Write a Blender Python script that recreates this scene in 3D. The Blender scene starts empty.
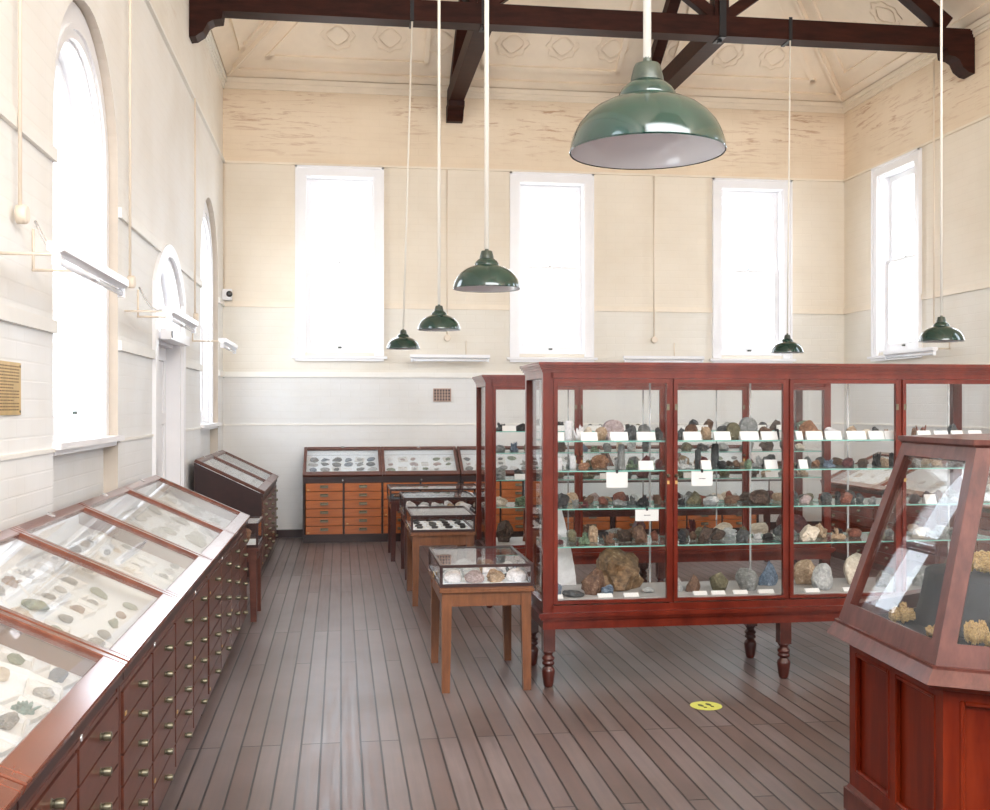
import bpy, bmesh, math, random
from mathutils import Vector, Matrix, noise

R = random.Random(7)
scene = bpy.context.scene
COL = scene.collection
PI = math.pi

# ------------------------------------------------------------------ camera
F_PX, YAW = 1080.0, math.atan(154 / 1080.0)
HCAM = 1.6
cam_d = bpy.data.cameras.new('camera')
cam = bpy.data.objects.new('camera', cam_d)
COL.objects.link(cam)
cam_d.sensor_width = 36
cam_d.lens = F_PX * 36 / 990
cam_d.shift_y = 2 / 990
cam_d.clip_start = 0.05
cam.location = (0, 0, HCAM)
cam.rotation_euler = (PI / 2, 0, -YAW)
scene.camera = cam

# ------------------------------------------------------------------ light and exposure
XL, XR, YB, YF = -1.42, 6.57, 13.45, -3.4      # room
ZC = 5.6                                      # cornice
world = bpy.data.worlds.new('daylight')
scene.world = world
world.use_nodes = True
wn = world.node_tree.nodes
wl = world.node_tree.links
bg = wn['Background']
geo = wn.new('ShaderNodeTexCoord')
sep = wn.new('ShaderNodeSeparateXYZ')
rmp = wn.new('ShaderNodeValToRGB')
mr = wn.new('ShaderNodeMapRange')
wl.new(geo.outputs['Generated'], sep.inputs[0])
mr.inputs['From Min'].default_value = -1
wl.new(sep.outputs['Z'], mr.inputs['Value'])
wl.new(mr.outputs[0], rmp.inputs[0])
rmp.color_ramp.elements[0].position = 0.42
rmp.color_ramp.elements[0].color = (0.68, 0.68, 0.66, 1)
rmp.color_ramp.elements[1].position = 0.53
rmp.color_ramp.elements[1].color = (0.83, 0.91, 1.0, 1)
wl.new(rmp.outputs[0], bg.inputs['Color'])
bg.inputs['Strength'].default_value = 6.5

scene.view_settings.view_transform = 'Standard'
scene.view_settings.look = 'None'
scene.view_settings.gamma = 1
scene.view_settings.use_curve_mapping = False
scene.view_settings.exposure = 0.48
cy = scene.cycles
cy.max_bounces = 14
cy.diffuse_bounces = 8
cy.glossy_bounces = 6
cy.transparent_max_bounces = 48
cy.caustics_reflective = False
cy.caustics_refractive = False
cy.sample_clamp_indirect = 8.0


al = bpy.data.lights.new('added_fill', 'AREA')  # soft fill added behind the camera to brighten the room, no real source
al.shape = 'RECTANGLE'
al.size, al.size_y = 7.0, 2.2
al.energy = 560
al.color = (0.95, 0.97, 1.0)
alo = bpy.data.objects.new('added_fill', al)
alo.location = (2.6, -2.6, 5.0)
alo.rotation_euler = (math.radians(72), 0, 0)
COL.objects.link(alo)


def portal(loc, rot, sx, sy):
    """daylight sampling guide just outside a window opening (gives no light of its own)"""
    d = bpy.data.lights.new('window_daylight', 'AREA')
    d.shape = 'RECTANGLE'
    d.size, d.size_y = sx, sy
    d.cycles.is_portal = True
    o = bpy.data.objects.new('window_daylight', d)
    o.location, o.rotation_euler = loc, rot
    COL.objects.link(o)


# ------------------------------------------------------------------ materials
def mat(name, col, rough=0.5, spec=0.5, metal=0.0, coat=0.0, var=0.0, vscale=5.0, stretch=(1, 1, 1), bump=0.0,
        bscale=60.0, col2=None, col3=None, coat_rough=0.1, detail=6.0, band=(0.35, 0.65), rvar=0.0):
    m = bpy.data.materials.new(name)
    m.use_nodes = True
    nt = m.node_tree
    b = nt.nodes['Principled BSDF']
    b.inputs['Base Color'].default_value = (*col, 1)
    b.inputs['Roughness'].default_value = rough
    b.inputs['Specular IOR Level'].default_value = spec
    b.inputs['Metallic'].default_value = metal
    b.inputs['Coat Weight'].default_value = coat
    b.inputs['Coat Roughness'].default_value = coat_rough
    if var or col2:
        tc = nt.nodes.new('ShaderNodeTexCoord')
        mp = nt.nodes.new('ShaderNodeMapping')
        mp.inputs['Scale'].default_value = stretch
        nz = nt.nodes.new('ShaderNodeTexNoise')
        nz.inputs['Scale'].default_value = vscale
        nz.inputs['Detail'].default_value = detail
        nz.inputs['Roughness'].default_value = 0.65
        cr = nt.nodes.new('ShaderNodeValToRGB')
        c2 = col2 or tuple(min(1, c * (1 + var)) for c in col)
        c1 = col if col2 else tuple(c * (1 - var) for c in col)
        cr.color_ramp.elements[0].position, cr.color_ramp.elements[1].position = band
        cr.color_ramp.elements[0].color = (*c1, 1)
        cr.color_ramp.elements[1].color = (*c2, 1)
        if col3:
            e = cr.color_ramp.elements.new(min(0.98, band[1] + 0.07))
            e.color = (*col3, 1)
        nt.links.new(tc.outputs['Object'], mp.inputs[0])
        nt.links.new(mp.outputs[0], nz.inputs['Vector'])
        nt.links.new(nz.outputs['Fac'], cr.inputs[0])
        nt.links.new(cr.outputs[0], b.inputs['Base Color'])
        if rvar:
            mr_ = nt.nodes.new('ShaderNodeMapRange')
            mr_.inputs['To Min'].default_value = rough - rvar
            mr_.inputs['To Max'].default_value = rough + rvar
            nt.links.new(nz.outputs['Fac'], mr_.inputs['Value'])
            nt.links.new(mr_.outputs[0], b.inputs['Roughness'])
        if bump:
            bp = nt.nodes.new('ShaderNodeBump')
            bp.inputs['Strength'].default_value = bump
            bp.inputs['Distance'].default_value = 0.01
            n2 = nt.nodes.new('ShaderNodeTexNoise')
            n2.inputs['Scale'].default_value = bscale
            n2.inputs['Detail'].default_value = 4
            nt.links.new(mp.outputs[0], n2.inputs['Vector'])
            nt.links.new(n2.outputs['Fac'], bp.inputs['Height'])
            nt.links.new(bp.outputs[0], b.inputs['Normal'])
    return m


def glass_mat(name, tint=(1, 1, 1), refl=1.0, haze=0.0, hcol=(0.8, 0.85, 0.85)):
    """thin clear pane: straight transmission plus Fresnel reflection (same for every kind of ray)"""
    m = bpy.data.materials.new(name)
    m.use_nodes = True
    nt = m.node_tree
    nt.nodes.clear()
    out = nt.nodes.new('ShaderNodeOutputMaterial')
    tr = nt.nodes.new('ShaderNodeBsdfTransparent')
    tr.inputs[0].default_value = (*tint, 1)
    gl = nt.nodes.new('ShaderNodeBsdfGlossy')
    gl.inputs['Roughness'].default_value = 0.01
    mx = nt.nodes.new('ShaderNodeMixShader')
    lw = nt.nodes.new('ShaderNodeLayerWeight')
    lw.inputs['Blend'].default_value = 0.5
    pw = nt.nodes.new('ShaderNodeMath')
    pw.operation = 'POWER'
    pw.inputs[1].default_value = 4.6
    ml = nt.nodes.new('ShaderNodeMath')
    ml.operation = 'MULTIPLY_ADD'
    ml.inputs[1].default_value = 0.9 * min(refl, 1.0)
    ml.inputs[2].default_value = 0.018 * refl
    nt.links.new(lw.outputs['Facing'], pw.inputs[0])
    nt.links.new(pw.outputs[0], ml.inputs[0])
    nt.links.new(ml.outputs[0], mx.inputs[0])
    nt.links.new(tr.outputs[0], mx.inputs[1])
    nt.links.new(gl.outputs[0], mx.inputs[2])
    last = mx
    if haze:
        df = nt.nodes.new('ShaderNodeBsdfDiffuse')
        df.inputs[0].default_value = (*hcol, 1)
        m2 = nt.nodes.new('ShaderNodeMixShader')
        m2.inputs[0].default_value = haze
        nt.links.new(mx.outputs[0], m2.inputs[1])
        nt.links.new(df.outputs[0], m2.inputs[2])
        last = m2
    nt.links.new(last.outputs[0], out.inputs[0])
    return m


def wall_mat(name, low, pale, mid, high, amount=1.0):
    """painted brick: faint courses, three colour bands by height, flaking stains in the top band"""
    m = bpy.data.materials.new(name)
    m.use_nodes = True
    nt = m.node_tree
    N, L = nt.nodes.new, nt.links.new
    b = nt.nodes['Principled BSDF']
    b.inputs['Roughness'].default_value = 0.62
    b.inputs['Specular IOR Level'].default_value = 0.3
    g = N('ShaderNodeNewGeometry')
    sp = N('ShaderNodeSeparateXYZ')
    L(g.outputs['Position'], sp.inputs[0])
    # along-wall coordinate: x + y
    ad = N('ShaderNodeMath'); ad.operation = 'ADD'
    L(sp.outputs['X'], ad.inputs[0]); L(sp.outputs['Y'], ad.inputs[1])
    cb = N('ShaderNodeCombineXYZ')
    L(ad.outputs[0], cb.inputs['X']); L(sp.outputs['Z'], cb.inputs['Y'])
    br = N('ShaderNodeTexBrick')
    br.inputs['Scale'].default_value = 1.0
    br.inputs['Brick Width'].default_value = 0.24
    br.inputs['Row Height'].default_value = 0.086
    br.inputs['Mortar Size'].default_value = 0.006
    br.inputs['Mortar Smooth'].default_value = 0.6
    br.inputs['Color1'].default_value = (1, 1, 1, 1)
    br.inputs['Color2'].default_value = (0.985, 0.985, 0.985, 1)
    br.inputs['Mortar'].default_value = (0.955, 0.95, 0.945, 1)
    L(cb.outputs[0], br.inputs['Vector'])
    # bands
    def ramp(z0, z1):
        r = N('ShaderNodeMapRange')
        r.inputs['From Min'].default_value = z0
        r.inputs['From Max'].default_value = z1
        L(sp.outputs['Z'], r.inputs['Value'])
        return r
    r0, r1, r2 = ramp(1.99, 2.02), ramp(2.84, 2.86), ramp(4.58, 4.6)
    m0, m1, m2 = N('ShaderNodeMixRGB'), N('ShaderNodeMixRGB'), N('ShaderNodeMixRGB')
    m0.inputs[1].default_value = (*low, 1)
    m0.inputs[2].default_value = (*pale, 1)
    L(r0.outputs[0], m0.inputs[0])
    L(m0.outputs[0], m1.inputs[1])
    m1.inputs[2].default_value = (*mid, 1)
    L(r1.outputs[0], m1.inputs[0])
    L(m1.outputs[0], m2.inputs[1])
    m2.inputs[2].default_value = (*high, 1)
    L(r2.outputs[0], m2.inputs[0])
    # soft blotches
    nz = N('ShaderNodeTexNoise'); nz.inputs['Scale'].default_value = 1.3; nz.inputs['Detail'].default_value = 8
    L(cb.outputs[0], nz.inputs['Vector'])
    cr = N('ShaderNodeValToRGB')
    cr.color_ramp.elements[0].position = 0.3; cr.color_ramp.elements[0].color = (0.93, 0.91, 0.88, 1)
    cr.color_ramp.elements[1].position = 0.6; cr.color_ramp.elements[1].color = (1, 1, 1, 1)
    L(nz.outputs['Fac'], cr.inputs[0])
    mu = N('ShaderNodeMixRGB'); mu.blend_type = 'MULTIPLY'; mu.inputs[0].default_value = 1
    L(m2.outputs[0], mu.inputs[1]); L(cr.outputs[0], mu.inputs[2])
    mu2 = N('ShaderNodeMixRGB'); mu2.blend_type = 'MULTIPLY'; mu2.inputs[0].default_value = 0.6
    L(mu.outputs[0], mu2.inputs[1]); L(br.outputs['Color'], mu2.inputs[2])
    # flakes: horizontally stretched noise, only high on the wall
    mp = N('ShaderNodeMapping'); mp.inputs['Scale'].default_value = (1.6, 14, 1)
    L(cb.outputs[0], mp.inputs[0])
    n2 = N('ShaderNodeTexNoise'); n2.inputs['Scale'].default_value = 1.5; n2.inputs['Detail'].default_value = 10
    n2.inputs['Roughness'].default_value = 0.7; n2.inputs['Distortion'].default_value = 0.6
    L(mp.outputs[0], n2.inputs['Vector'])
    c2 = N('ShaderNodeValToRGB')
    c2.color_ramp.elements[0].position = 0.53; c2.color_ramp.elements[0].color = (0, 0, 0, 1)
    c2.color_ramp.elements[1].position = 0.62; c2.color_ramp.elements[1].color = (1, 1, 1, 1)
    L(n2.outputs['Fac'], c2.inputs[0])
    hz = ramp(4.55, 5.1)
    mm = N('ShaderNodeMath'); mm.operation = 'MULTIPLY'
    L(c2.outputs[0], mm.inputs[0]); L(hz.outputs[0], mm.inputs[1])
    big = N('ShaderNodeTexNoise'); big.inputs['Scale'].default_value = 0.9; big.inputs['Detail'].default_value = 3
    L(cb.outputs[0], big.inputs['Vector'])
    bm_ = N('ShaderNodeMapRange'); bm_.inputs['From Min'].default_value = 0.40; bm_.inputs['From Max'].default_value = 0.62
    L(big.outputs['Fac'], bm_.inputs['Value'])
    mb = N('ShaderNodeMath'); mb.operation = 'MULTIPLY'
    L(mm.outputs[0], mb.inputs[0]); L(bm_.outputs[0], mb.inputs[1])
    mk = N('ShaderNodeMath'); mk.operation = 'MULTIPLY'; mk.inputs[1].default_value = 0.85 * amount
    L(mb.outputs[0], mk.inputs[0])
    fl = N('ShaderNodeMixRGB')
    fl.inputs[2].default_value = (0.50, 0.30, 0.18, 1)
    L(mk.outputs[0], fl.inputs[0]); L(mu2.outputs[0], fl.inputs[1])
    L(fl.outputs[0], b.inputs['Base Color'])
    bp = N('ShaderNodeBump'); bp.inputs['Strength'].default_value = 0.16; bp.inputs['Distance'].default_value = 0.01
    L(br.outputs['Fac'], bp.inputs['Height']); bp.invert = True
    L(bp.outputs[0], b.inputs['Normal'])
    return m


def floor_mat():
    m = bpy.data.materials.new('worn_floorboards')
    m.use_nodes = True
    nt = m.node_tree
    N, L = nt.nodes.new, nt.links.new
    b = nt.nodes['Principled BSDF']
    g = N('ShaderNodeNewGeometry')
    sp = N('ShaderNodeSeparateXYZ'); L(g.outputs['Position'], sp.inputs[0])
    cb = N('ShaderNodeCombineXYZ'); L(sp.outputs['Y'], cb.inputs['X']); L(sp.outputs['X'], cb.inputs['Y'])
    br = N('ShaderNodeTexBrick')
    br.inputs['Scale'].default_value = 1
    br.inputs['Brick Width'].default_value = 2.6
    br.inputs['Row Height'].default_value = 0.093
    br.inputs['Mortar Size'].default_value = 0.005
    br.inputs['Mortar Smooth'].default_value = 0.2
    br.inputs['Bias'].default_value = 0.0
    br.offset = 0.37
    br.offset_frequency = 3
    br.inputs['Color1'].default_value = (0.135, 0.093, 0.083, 1)
    br.inputs['Color2'].default_value = (0.195, 0.160, 0.158, 1)
    br.inputs['Mortar'].default_value = (0.02, 0.014, 0.012, 1)
    L(cb.outputs[0], br.inputs['Vector'])
    mp = N('ShaderNodeMapping'); mp.inputs['Scale'].default_value = (2, 40, 1); L(cb.outputs[0], mp.inputs[0])
    n1 = N('ShaderNodeTexNoise'); n1.inputs['Scale'].default_value = 1; n1.inputs['Detail'].default_value = 8
    L(mp.outputs[0], n1.inputs['Vector'])
    c1 = N('ShaderNodeValToRGB')
    c1.color_ramp.elements[0].position = 0.25; c1.color_ramp.elements[0].color = (0.72, 0.70, 0.70, 1)
    c1.color_ramp.elements[1].position = 0.75; c1.color_ramp.elements[1].color = (1.25, 1.22, 1.2, 1)
    L(n1.outputs['Fac'], c1.inputs[0])
    mu = N('ShaderNodeMixRGB'); mu.blend_type = 'MULTIPLY'; mu.inputs[0].default_value = 1
    L(br.outputs['Color'], mu.inputs[1]); L(c1.outputs[0], mu.inputs[2])
    n3 = N('ShaderNodeTexNoise'); n3.inputs['Scale'].default_value = 1.1; n3.inputs['Detail'].default_value = 6
    L(cb.outputs[0], n3.inputs['Vector'])
    c3 = N('ShaderNodeValToRGB')
    c3.color_ramp.elements[0].position = 0.33; c3.color_ramp.elements[0].color = (0.62, 0.55, 0.50, 1)
    c3.color_ramp.elements[1].position = 0.62; c3.color_ramp.elements[1].color = (1.1, 1.1, 1.12, 1)
    L(n3.outputs['Fac'], c3.inputs[0])
    mu2 = N('ShaderNodeMixRGB'); mu2.blend_type = 'MULTIPLY'; mu2.inputs[0].default_value = 0.8
    L(mu.outputs[0], mu2.inputs[1]); L(c3.outputs[0], mu2.inputs[2])
    L(mu2.outputs[0], b.inputs['Base Color'])
    mr_ = N('ShaderNodeMapRange'); mr_.inputs['To Min'].default_value = 0.24; mr_.inputs['To Max'].default_value = 0.50
    L(n1.outputs['Fac'], mr_.inputs['Value']); L(mr_.outputs[0], b.inputs['Roughness'])
    b.inputs['Specular IOR Level'].default_value = 0.5
    bp = N('ShaderNodeBump'); bp.inputs['Strength'].default_value = 0.5; bp.inputs['Distance'].default_value = 0.006
    bp.invert = True
    L(br.outputs['Fac'], bp.inputs['Height']); L(bp.outputs[0], b.inputs['Normal'])
    return m


M = {}
M['wall'] = wall_mat('painted_brick', (0.765, 0.765, 0.755), (0.82, 0.785, 0.71), (0.84, 0.765, 0.65), (0.84, 0.71, 0.55))
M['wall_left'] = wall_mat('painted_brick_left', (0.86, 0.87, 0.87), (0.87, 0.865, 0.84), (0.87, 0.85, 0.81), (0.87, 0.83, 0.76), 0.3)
M['cream'] = mat('cream_paint', (0.84, 0.75, 0.62), 0.55, var=0.04, vscale=3)
M['cream_pale'] = mat('pale_cream_paint', (0.86, 0.84, 0.79), 0.55, var=0.03, vscale=3)
M['reveal_shade'] = mat('reveal_shade_beige', (0.64, 0.57, 0.49), 0.6, var=0.05, vscale=3)  # warm shade on the niche sides, put into their colour
M['ceiling'] = mat('ceiling_paint', (0.86, 0.745, 0.60), 0.6, var=0.05, vscale=1.5)
M['white'] = mat('white_gloss_paint', (0.86, 0.86, 0.88), 0.3, var=0.02, vscale=4)
M['floor'] = floor_mat()
M['beam'] = mat('dark_stained_beam', (0.028, 0.007, 0.004), 0.5, spec=0.12, var=0.35, vscale=3, stretch=(1, 6, 6))
M['iron'] = mat('black_iron', (0.02, 0.02, 0.022), 0.4, metal=0.6)
M['case'] = mat('red_mahogany', (0.095, 0.010, 0.0045), 0.3, spec=0.35, col2=(0.17, 0.022, 0.010), vscale=3, stretch=(3, 3, 1), coat=0.35)
M['case_dark'] = mat('dark_turned_mahogany', (0.075, 0.015, 0.010), 0.28, var=0.3, vscale=5, coat=0.4)
M['desk'] = mat('brown_mahogany', (0.080, 0.022, 0.013), 0.38, col2=(0.13, 0.040, 0.025), vscale=4, stretch=(1, 4, 4), coat=0.25)
M['lid'] = mat('polished_lid_mahogany', (0.13, 0.034, 0.018), 0.22, col2=(0.21, 0.060, 0.032), vscale=4, stretch=(1, 3, 3), coat=0.6)
M['dark'] = mat('dark_maroon_stain', (0.030, 0.009, 0.008), 0.4, var=0.3, vscale=4, coat=0.2)
M['orange'] = mat('orange_drawer_wood', (0.38, 0.095, 0.020), 0.35, col2=(0.55, 0.16, 0.035), vscale=3, stretch=(1, 5, 8), coat=0.3)
M['oak'] = mat('mid_brown_table_wood', (0.14, 0.048, 0.016), 0.4, col2=(0.22, 0.080, 0.028), vscale=5, stretch=(6, 6, 1), coat=0.3)
M['hex'] = mat('worn_purple_brown_mahogany', (0.075, 0.020, 0.015), 0.36, spec=0.35, col2=(0.145, 0.044, 0.032), vscale=5, stretch=(4, 4, 1), coat=0.3)
M['hexpanel'] = mat('glossy_red_panel_wood', (0.105, 0.008, 0.002), 0.28, spec=0.2, col2=(0.18, 0.020, 0.005), vscale=3, stretch=(5, 5, .7), coat=0.1, detail=3)
M['bronze'] = mat('aged_bronze', (0.16, 0.145, 0.10), 0.35, metal=0.75, var=0.2, vscale=20)
M['brass'] = mat('brass', (0.62, 0.42, 0.16), 0.35, metal=0.6, var=0.12, vscale=12)
M['ink'] = mat('engraved_ink', (0.22, 0.13, 0.05), 0.6)
M['steel'] = mat('pale_steel', (0.75, 0.76, 0.77), 0.25, metal=0.7)
M['bed'] = mat('white_display_lining', (0.82, 0.87, 0.91), 0.7, var=0.02, vscale=8)
M['lining_grey'] = mat('grey_lining', (0.42, 0.40, 0.39), 0.6, var=0.05)
M['card'] = mat('white_card', (0.76, 0.755, 0.74), 0.7)
M['green'] = mat('green_enamel', (0.003, 0.030, 0.021), 0.14, var=0.15, vscale=6, coat=0.6)
M['enamel'] = mat('white_enamel', (0.84, 0.86, 0.90), 0.12, coat=0.5)
M['neck'] = mat('tarnished_neck', (0.05, 0.06, 0.045), 0.35, metal=0.3, var=0.3, vscale=20)
M['rod'] = mat('cream_rod_paint', (0.82, 0.78, 0.70), 0.4)
M['conduit'] = mat('painted_conduit', (0.78, 0.68, 0.56), 0.5)
M['black'] = mat('black_plastic', (0.015, 0.015, 0.017), 0.3)
M['cloth'] = mat('charcoal_cloth', (0.022, 0.027, 0.034), 0.8, var=0.3, vscale=9, bump=0.05, bscale=30)
M['gold'] = mat('pale_gold', (0.32, 0.17, 0.05), 0.3, metal=0.4, col2=(0.85, 0.62, 0.30), vscale=14, bump=0.8, bscale=40)
M['sticker'] = mat('yellow_sticker', (0.72, 0.74, 0.16), 0.45, var=0.05, vscale=20)
M['shoe'] = mat('dark_shoe_print', (0.10, 0.11, 0.05), 0.5)
M['terracotta'] = mat('terracotta_vent', (0.45, 0.30, 0.24), 0.7, var=0.1)
M['glass'] = glass_mat('clear_glass', (0.995, 0.998, 0.997))
M['glass_lid'] = glass_mat('lid_glass', (0.995, 0.998, 0.998), 2.0, 0.06, (0.9, 0.93, 0.95))
M['glass_window'] = glass_mat('window_glass', (0.99, 0.995, 1.0))
M['shelf'] = glass_mat('shelf_glass', (0.95, 0.985, 0.975), 1.6, 0.03, (0.55, 0.8, 0.75))
M['shelf_edge'] = mat('green_glass_edge', (0.22, 0.52, 0.45), 0.15, coat=0.5)

ROCKC = {  # name: (dark, light, flecks)
    'white': ((0.62, 0.60, 0.60), (0.85, 0.83, 0.84), None),
    'ochre': ((0.085, 0.05, 0.025), (0.27, 0.165, 0.085), (0.42, 0.32, 0.2)),
    'cream': ((0.52, 0.43, 0.33), (0.75, 0.66, 0.54), (0.85, 0.8, 0.7)),
    'tan': ((0.26, 0.17, 0.10), (0.50, 0.36, 0.24), (0.65, 0.55, 0.42)),
    'brown': ((0.07, 0.035, 0.022), (0.19, 0.105, 0.065), (0.32, 0.22, 0.15)),
    'dark brown': ((0.030, 0.018, 0.013), (0.085, 0.05, 0.034), (0.2, 0.15, 0.12)),
    'red brown': ((0.11, 0.03, 0.02), (0.26, 0.09, 0.055), (0.4, 0.25, 0.2)),
    'orange brown': ((0.13, 0.055, 0.028), (0.33, 0.165, 0.09), (0.5, 0.35, 0.25)),
    'maroon': ((0.05, 0.010, 0.012), (0.13, 0.03, 0.03), (0.25, 0.12, 0.12)),
    'dark grey': ((0.035, 0.038, 0.040), (0.10, 0.105, 0.105), (0.25, 0.25, 0.25)),
    'grey': ((0.13, 0.135, 0.13), (0.28, 0.285, 0.275), (0.5, 0.5, 0.48)),
    'pale grey': ((0.30, 0.31, 0.31), (0.52, 0.53, 0.52), (0.7, 0.7, 0.7)),
    'black': ((0.010, 0.010, 0.012), (0.035, 0.033, 0.034), (0.12, 0.12, 0.12)),
    'green': ((0.06, 0.09, 0.06), (0.20, 0.28, 0.17), (0.45, 0.6, 0.35)),
    'teal': ((0.05, 0.16, 0.15), (0.20, 0.36, 0.33), (0.3, 0.55, 0.5)),
    'olive': ((0.07, 0.065, 0.035), (0.18, 0.16, 0.095), (0.3, 0.28, 0.2)),
    'blue grey': ((0.06, 0.09, 0.13), (0.16, 0.21, 0.28), (0.35, 0.4, 0.45)),
    'pinkish grey': ((0.25, 0.19, 0.18), (0.48, 0.38, 0.37), (0.7, 0.6, 0.6)),
}
for k, (a, b_, c_) in ROCKC.items():
    M['rock ' + k] = mat('mineral_' + k.replace(' ', '_'), a, 0.6, col2=b_, col3=c_, vscale=7, bump=0.8, bscale=14, band=(0.35, 0.6))


# ------------------------------------------------------------------ mesh helpers
def mesh_from(bm, name, mats, smooth=False, bevel=0.0):
    if bevel:
        bmesh.ops.bevel(bm, geom=[e for e in bm.edges if e.is_manifold and e.calc_face_angle(0) > 0.6], offset=bevel,
                        segments=1, affect='EDGES', profile=0.5)
    bmesh.ops.recalc_face_normals(bm, faces=bm.faces)
    me = bpy.data.meshes.new(name)
    bm.to_mesh(me)
    bm.free()
    for m in (mats if isinstance(mats, (list, tuple)) else [mats]):
        me.materials.append(m)
    if smooth:
        for p in me.polygons:
            p.use_smooth = True
        try:
            me.set_sharp_from_angle(angle=math.radians(40))
        except Exception:
            pass
    return me


def obj(name, me, parent=None, loc=None):
    o = bpy.data.objects.new(name, me)
    COL.objects.link(o)
    if parent is not None:
        o.parent = parent
    if loc:
        o.location = loc
    return o


def build(name, bm, mats, parent=None, smooth=False, bevel=0.0, loc=None):
    return obj(name, mesh_from(bm, name, mats, smooth, bevel), parent, loc)


def tag(o, label, cat, group=None):
    o['label'], o['category'] = label, cat
    if group:
        o['group'] = group
    return o


def struct(o):
    o['kind'] = 'structure'
    return o


def empty(name, loc=(0, 0, 0), rz=0.0, label=None, cat=None, group=None):
    o = bpy.data.objects.new(name, None)
    COL.objects.link(o)
    o.location = loc
    o.rotation_euler = (0, 0, rz)
    o.empty_display_size = 0.1
    if label:
        tag(o, label, cat, group)
    return o


def copy_tree(root, loc, rz, label, group=None):
    def cp(o, par):
        c = o.copy()
        COL.objects.link(c)
        c.parent = par
        for ch in o.children:
            cp(ch, c)
        return c
    r = cp(root, None)
    r.location = loc
    r.rotation_euler = (0, 0, rz)
    r['label'] = label
    if group:
        r['group'] = group
    return r


def box(bm, x0, x1, y0, y1, z0, z1, mi=0, mtx=None):
    vs = [bm.verts.new((x, y, z)) for x in (x0, x1) for y in (y0, y1) for z in (z0, z1)]
    fs = []
    for q in ((0, 1, 3, 2), (4, 6, 7, 5), (0, 4, 5, 1), (2, 3, 7, 6), (0, 2, 6, 4), (1, 5, 7, 3)):
        f = bm.faces.new([vs[i] for i in q])
        f.material_index = mi
        fs.append(f)
    if mtx is not None:
        bmesh.ops.transform(bm, matrix=mtx, verts=vs)
    return fs


def prism(bm, poly, axis, a0, a1, mi=0, mtx=None):
    """extrude a 2D polygon; axis 'x': poly=(y,z); 'y': poly=(x,z); 'z': poly=(x,y)"""
    def p(u, v, a):
        return {'x': (a, u, v), 'y': (u, a, v), 'z': (u, v, a)}[axis]
    A = [bm.verts.new(p(u, v, a0)) for u, v in poly]
    B = [bm.verts.new(p(u, v, a1)) for u, v in poly]
    n = len(poly)
    fs = [bm.faces.new(A), bm.faces.new(B[::-1])]
    for i in range(n):
        fs.append(bm.faces.new((A[i], B[i], B[(i + 1) % n], A[(i + 1) % n])))
    for f in fs:
        f.material_index = mi
    if mtx is not None:
        bmesh.ops.transform(bm, matrix=mtx, verts=A + B)
    return fs


def lathe(bm, prof, seg=24, loc=(0, 0, 0), mi=0, cap=True):
    rings = []
    for r, z in prof:
        rings.append([bm.verts.new((loc[0] + r * math.cos(2 * PI * i / seg), loc[1] + r * math.sin(2 * PI * i / seg), loc[2] + z))
                      for i in range(seg)])
    for a, b in zip(rings[:-1], rings[1:]):
        for i in range(seg):
            f = bm.faces.new((a[i], a[(i + 1) % seg], b[(i + 1) % seg], b[i]))
            f.material_index = mi
            f.smooth = True
    if cap:
        for rr in (rings[0][::-1], rings[-1]):
            f = bm.faces.new(rr)
            f.material_index = mi


def tube(bm, pts, r, seg=8, mi=0):
    pts = [Vector(p) for p in pts]
    rings = []
    for i, p in enumerate(pts):
        d = (pts[min(i + 1, len(pts) - 1)] - pts[max(i - 1, 0)]).normalized()
        a = d.cross(Vector((0, 0, 1)))
        if a.length < 0.05:
            a = d.cross(Vector((0, 1, 0)))
        a.normalize()
        b = d.cross(a)
        rings.append([bm.verts.new(p + a * r * math.cos(2 * PI * k / seg) + b * r * math.sin(2 * PI * k / seg)) for k in range(seg)])
    for A, B in zip(rings[:-1], rings[1:]):
        for k in range(seg):
            f = bm.faces.new((A[k], A[(k + 1) % seg], B[(k + 1) % seg], B[k]))
            f.smooth = True
            f.material_index = mi
    bm.faces.new(rings[0][::-1]).material_index = mi
    bm.faces.new(rings[-1]).material_index = mi


def beam_between(bm, p, q, w, h, up=(0, 0, 1)):
    """box beam from p to q, w sideways, h upward"""
    p, q, up = Vector(p), Vector(q), Vector(up)
    d = q - p
    L = d.length
    d.normalize()
    s = d.cross(up).normalized()
    u = s.cross(d)
    m = Matrix((( d.x, s.x, u.x, p.x), (d.y, s.y, u.y, p.y), (d.z, s.z, u.z, p.z), (0, 0, 0, 1)))
    return box(bm, 0, L, -w / 2, w / 2, -h / 2, h / 2, mtx=m)


# ------------------------------------------------------------------ room shell
TW = 0.36   # wall thickness


def arch_pts(a0, a1, zs, rise, n=20):
    """points left to right along an arch springing at zs"""
    c, hw = (a0 + a1) / 2, (a1 - a0) / 2
    if abs(rise - hw) < 1e-3:
        return [(c - hw * math.cos(PI * i / n), zs + hw * math.sin(PI * i / n)) for i in range(n + 1)]
    rad = (hw * hw + rise * rise) / (2 * rise)
    t = math.asin(hw / rad)
    return [(c + rad * math.sin(-t + 2 * t * i / n), zs + rise - rad + rad * math.cos(-t + 2 * t * i / n)) for i in range(n + 1)]


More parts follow.
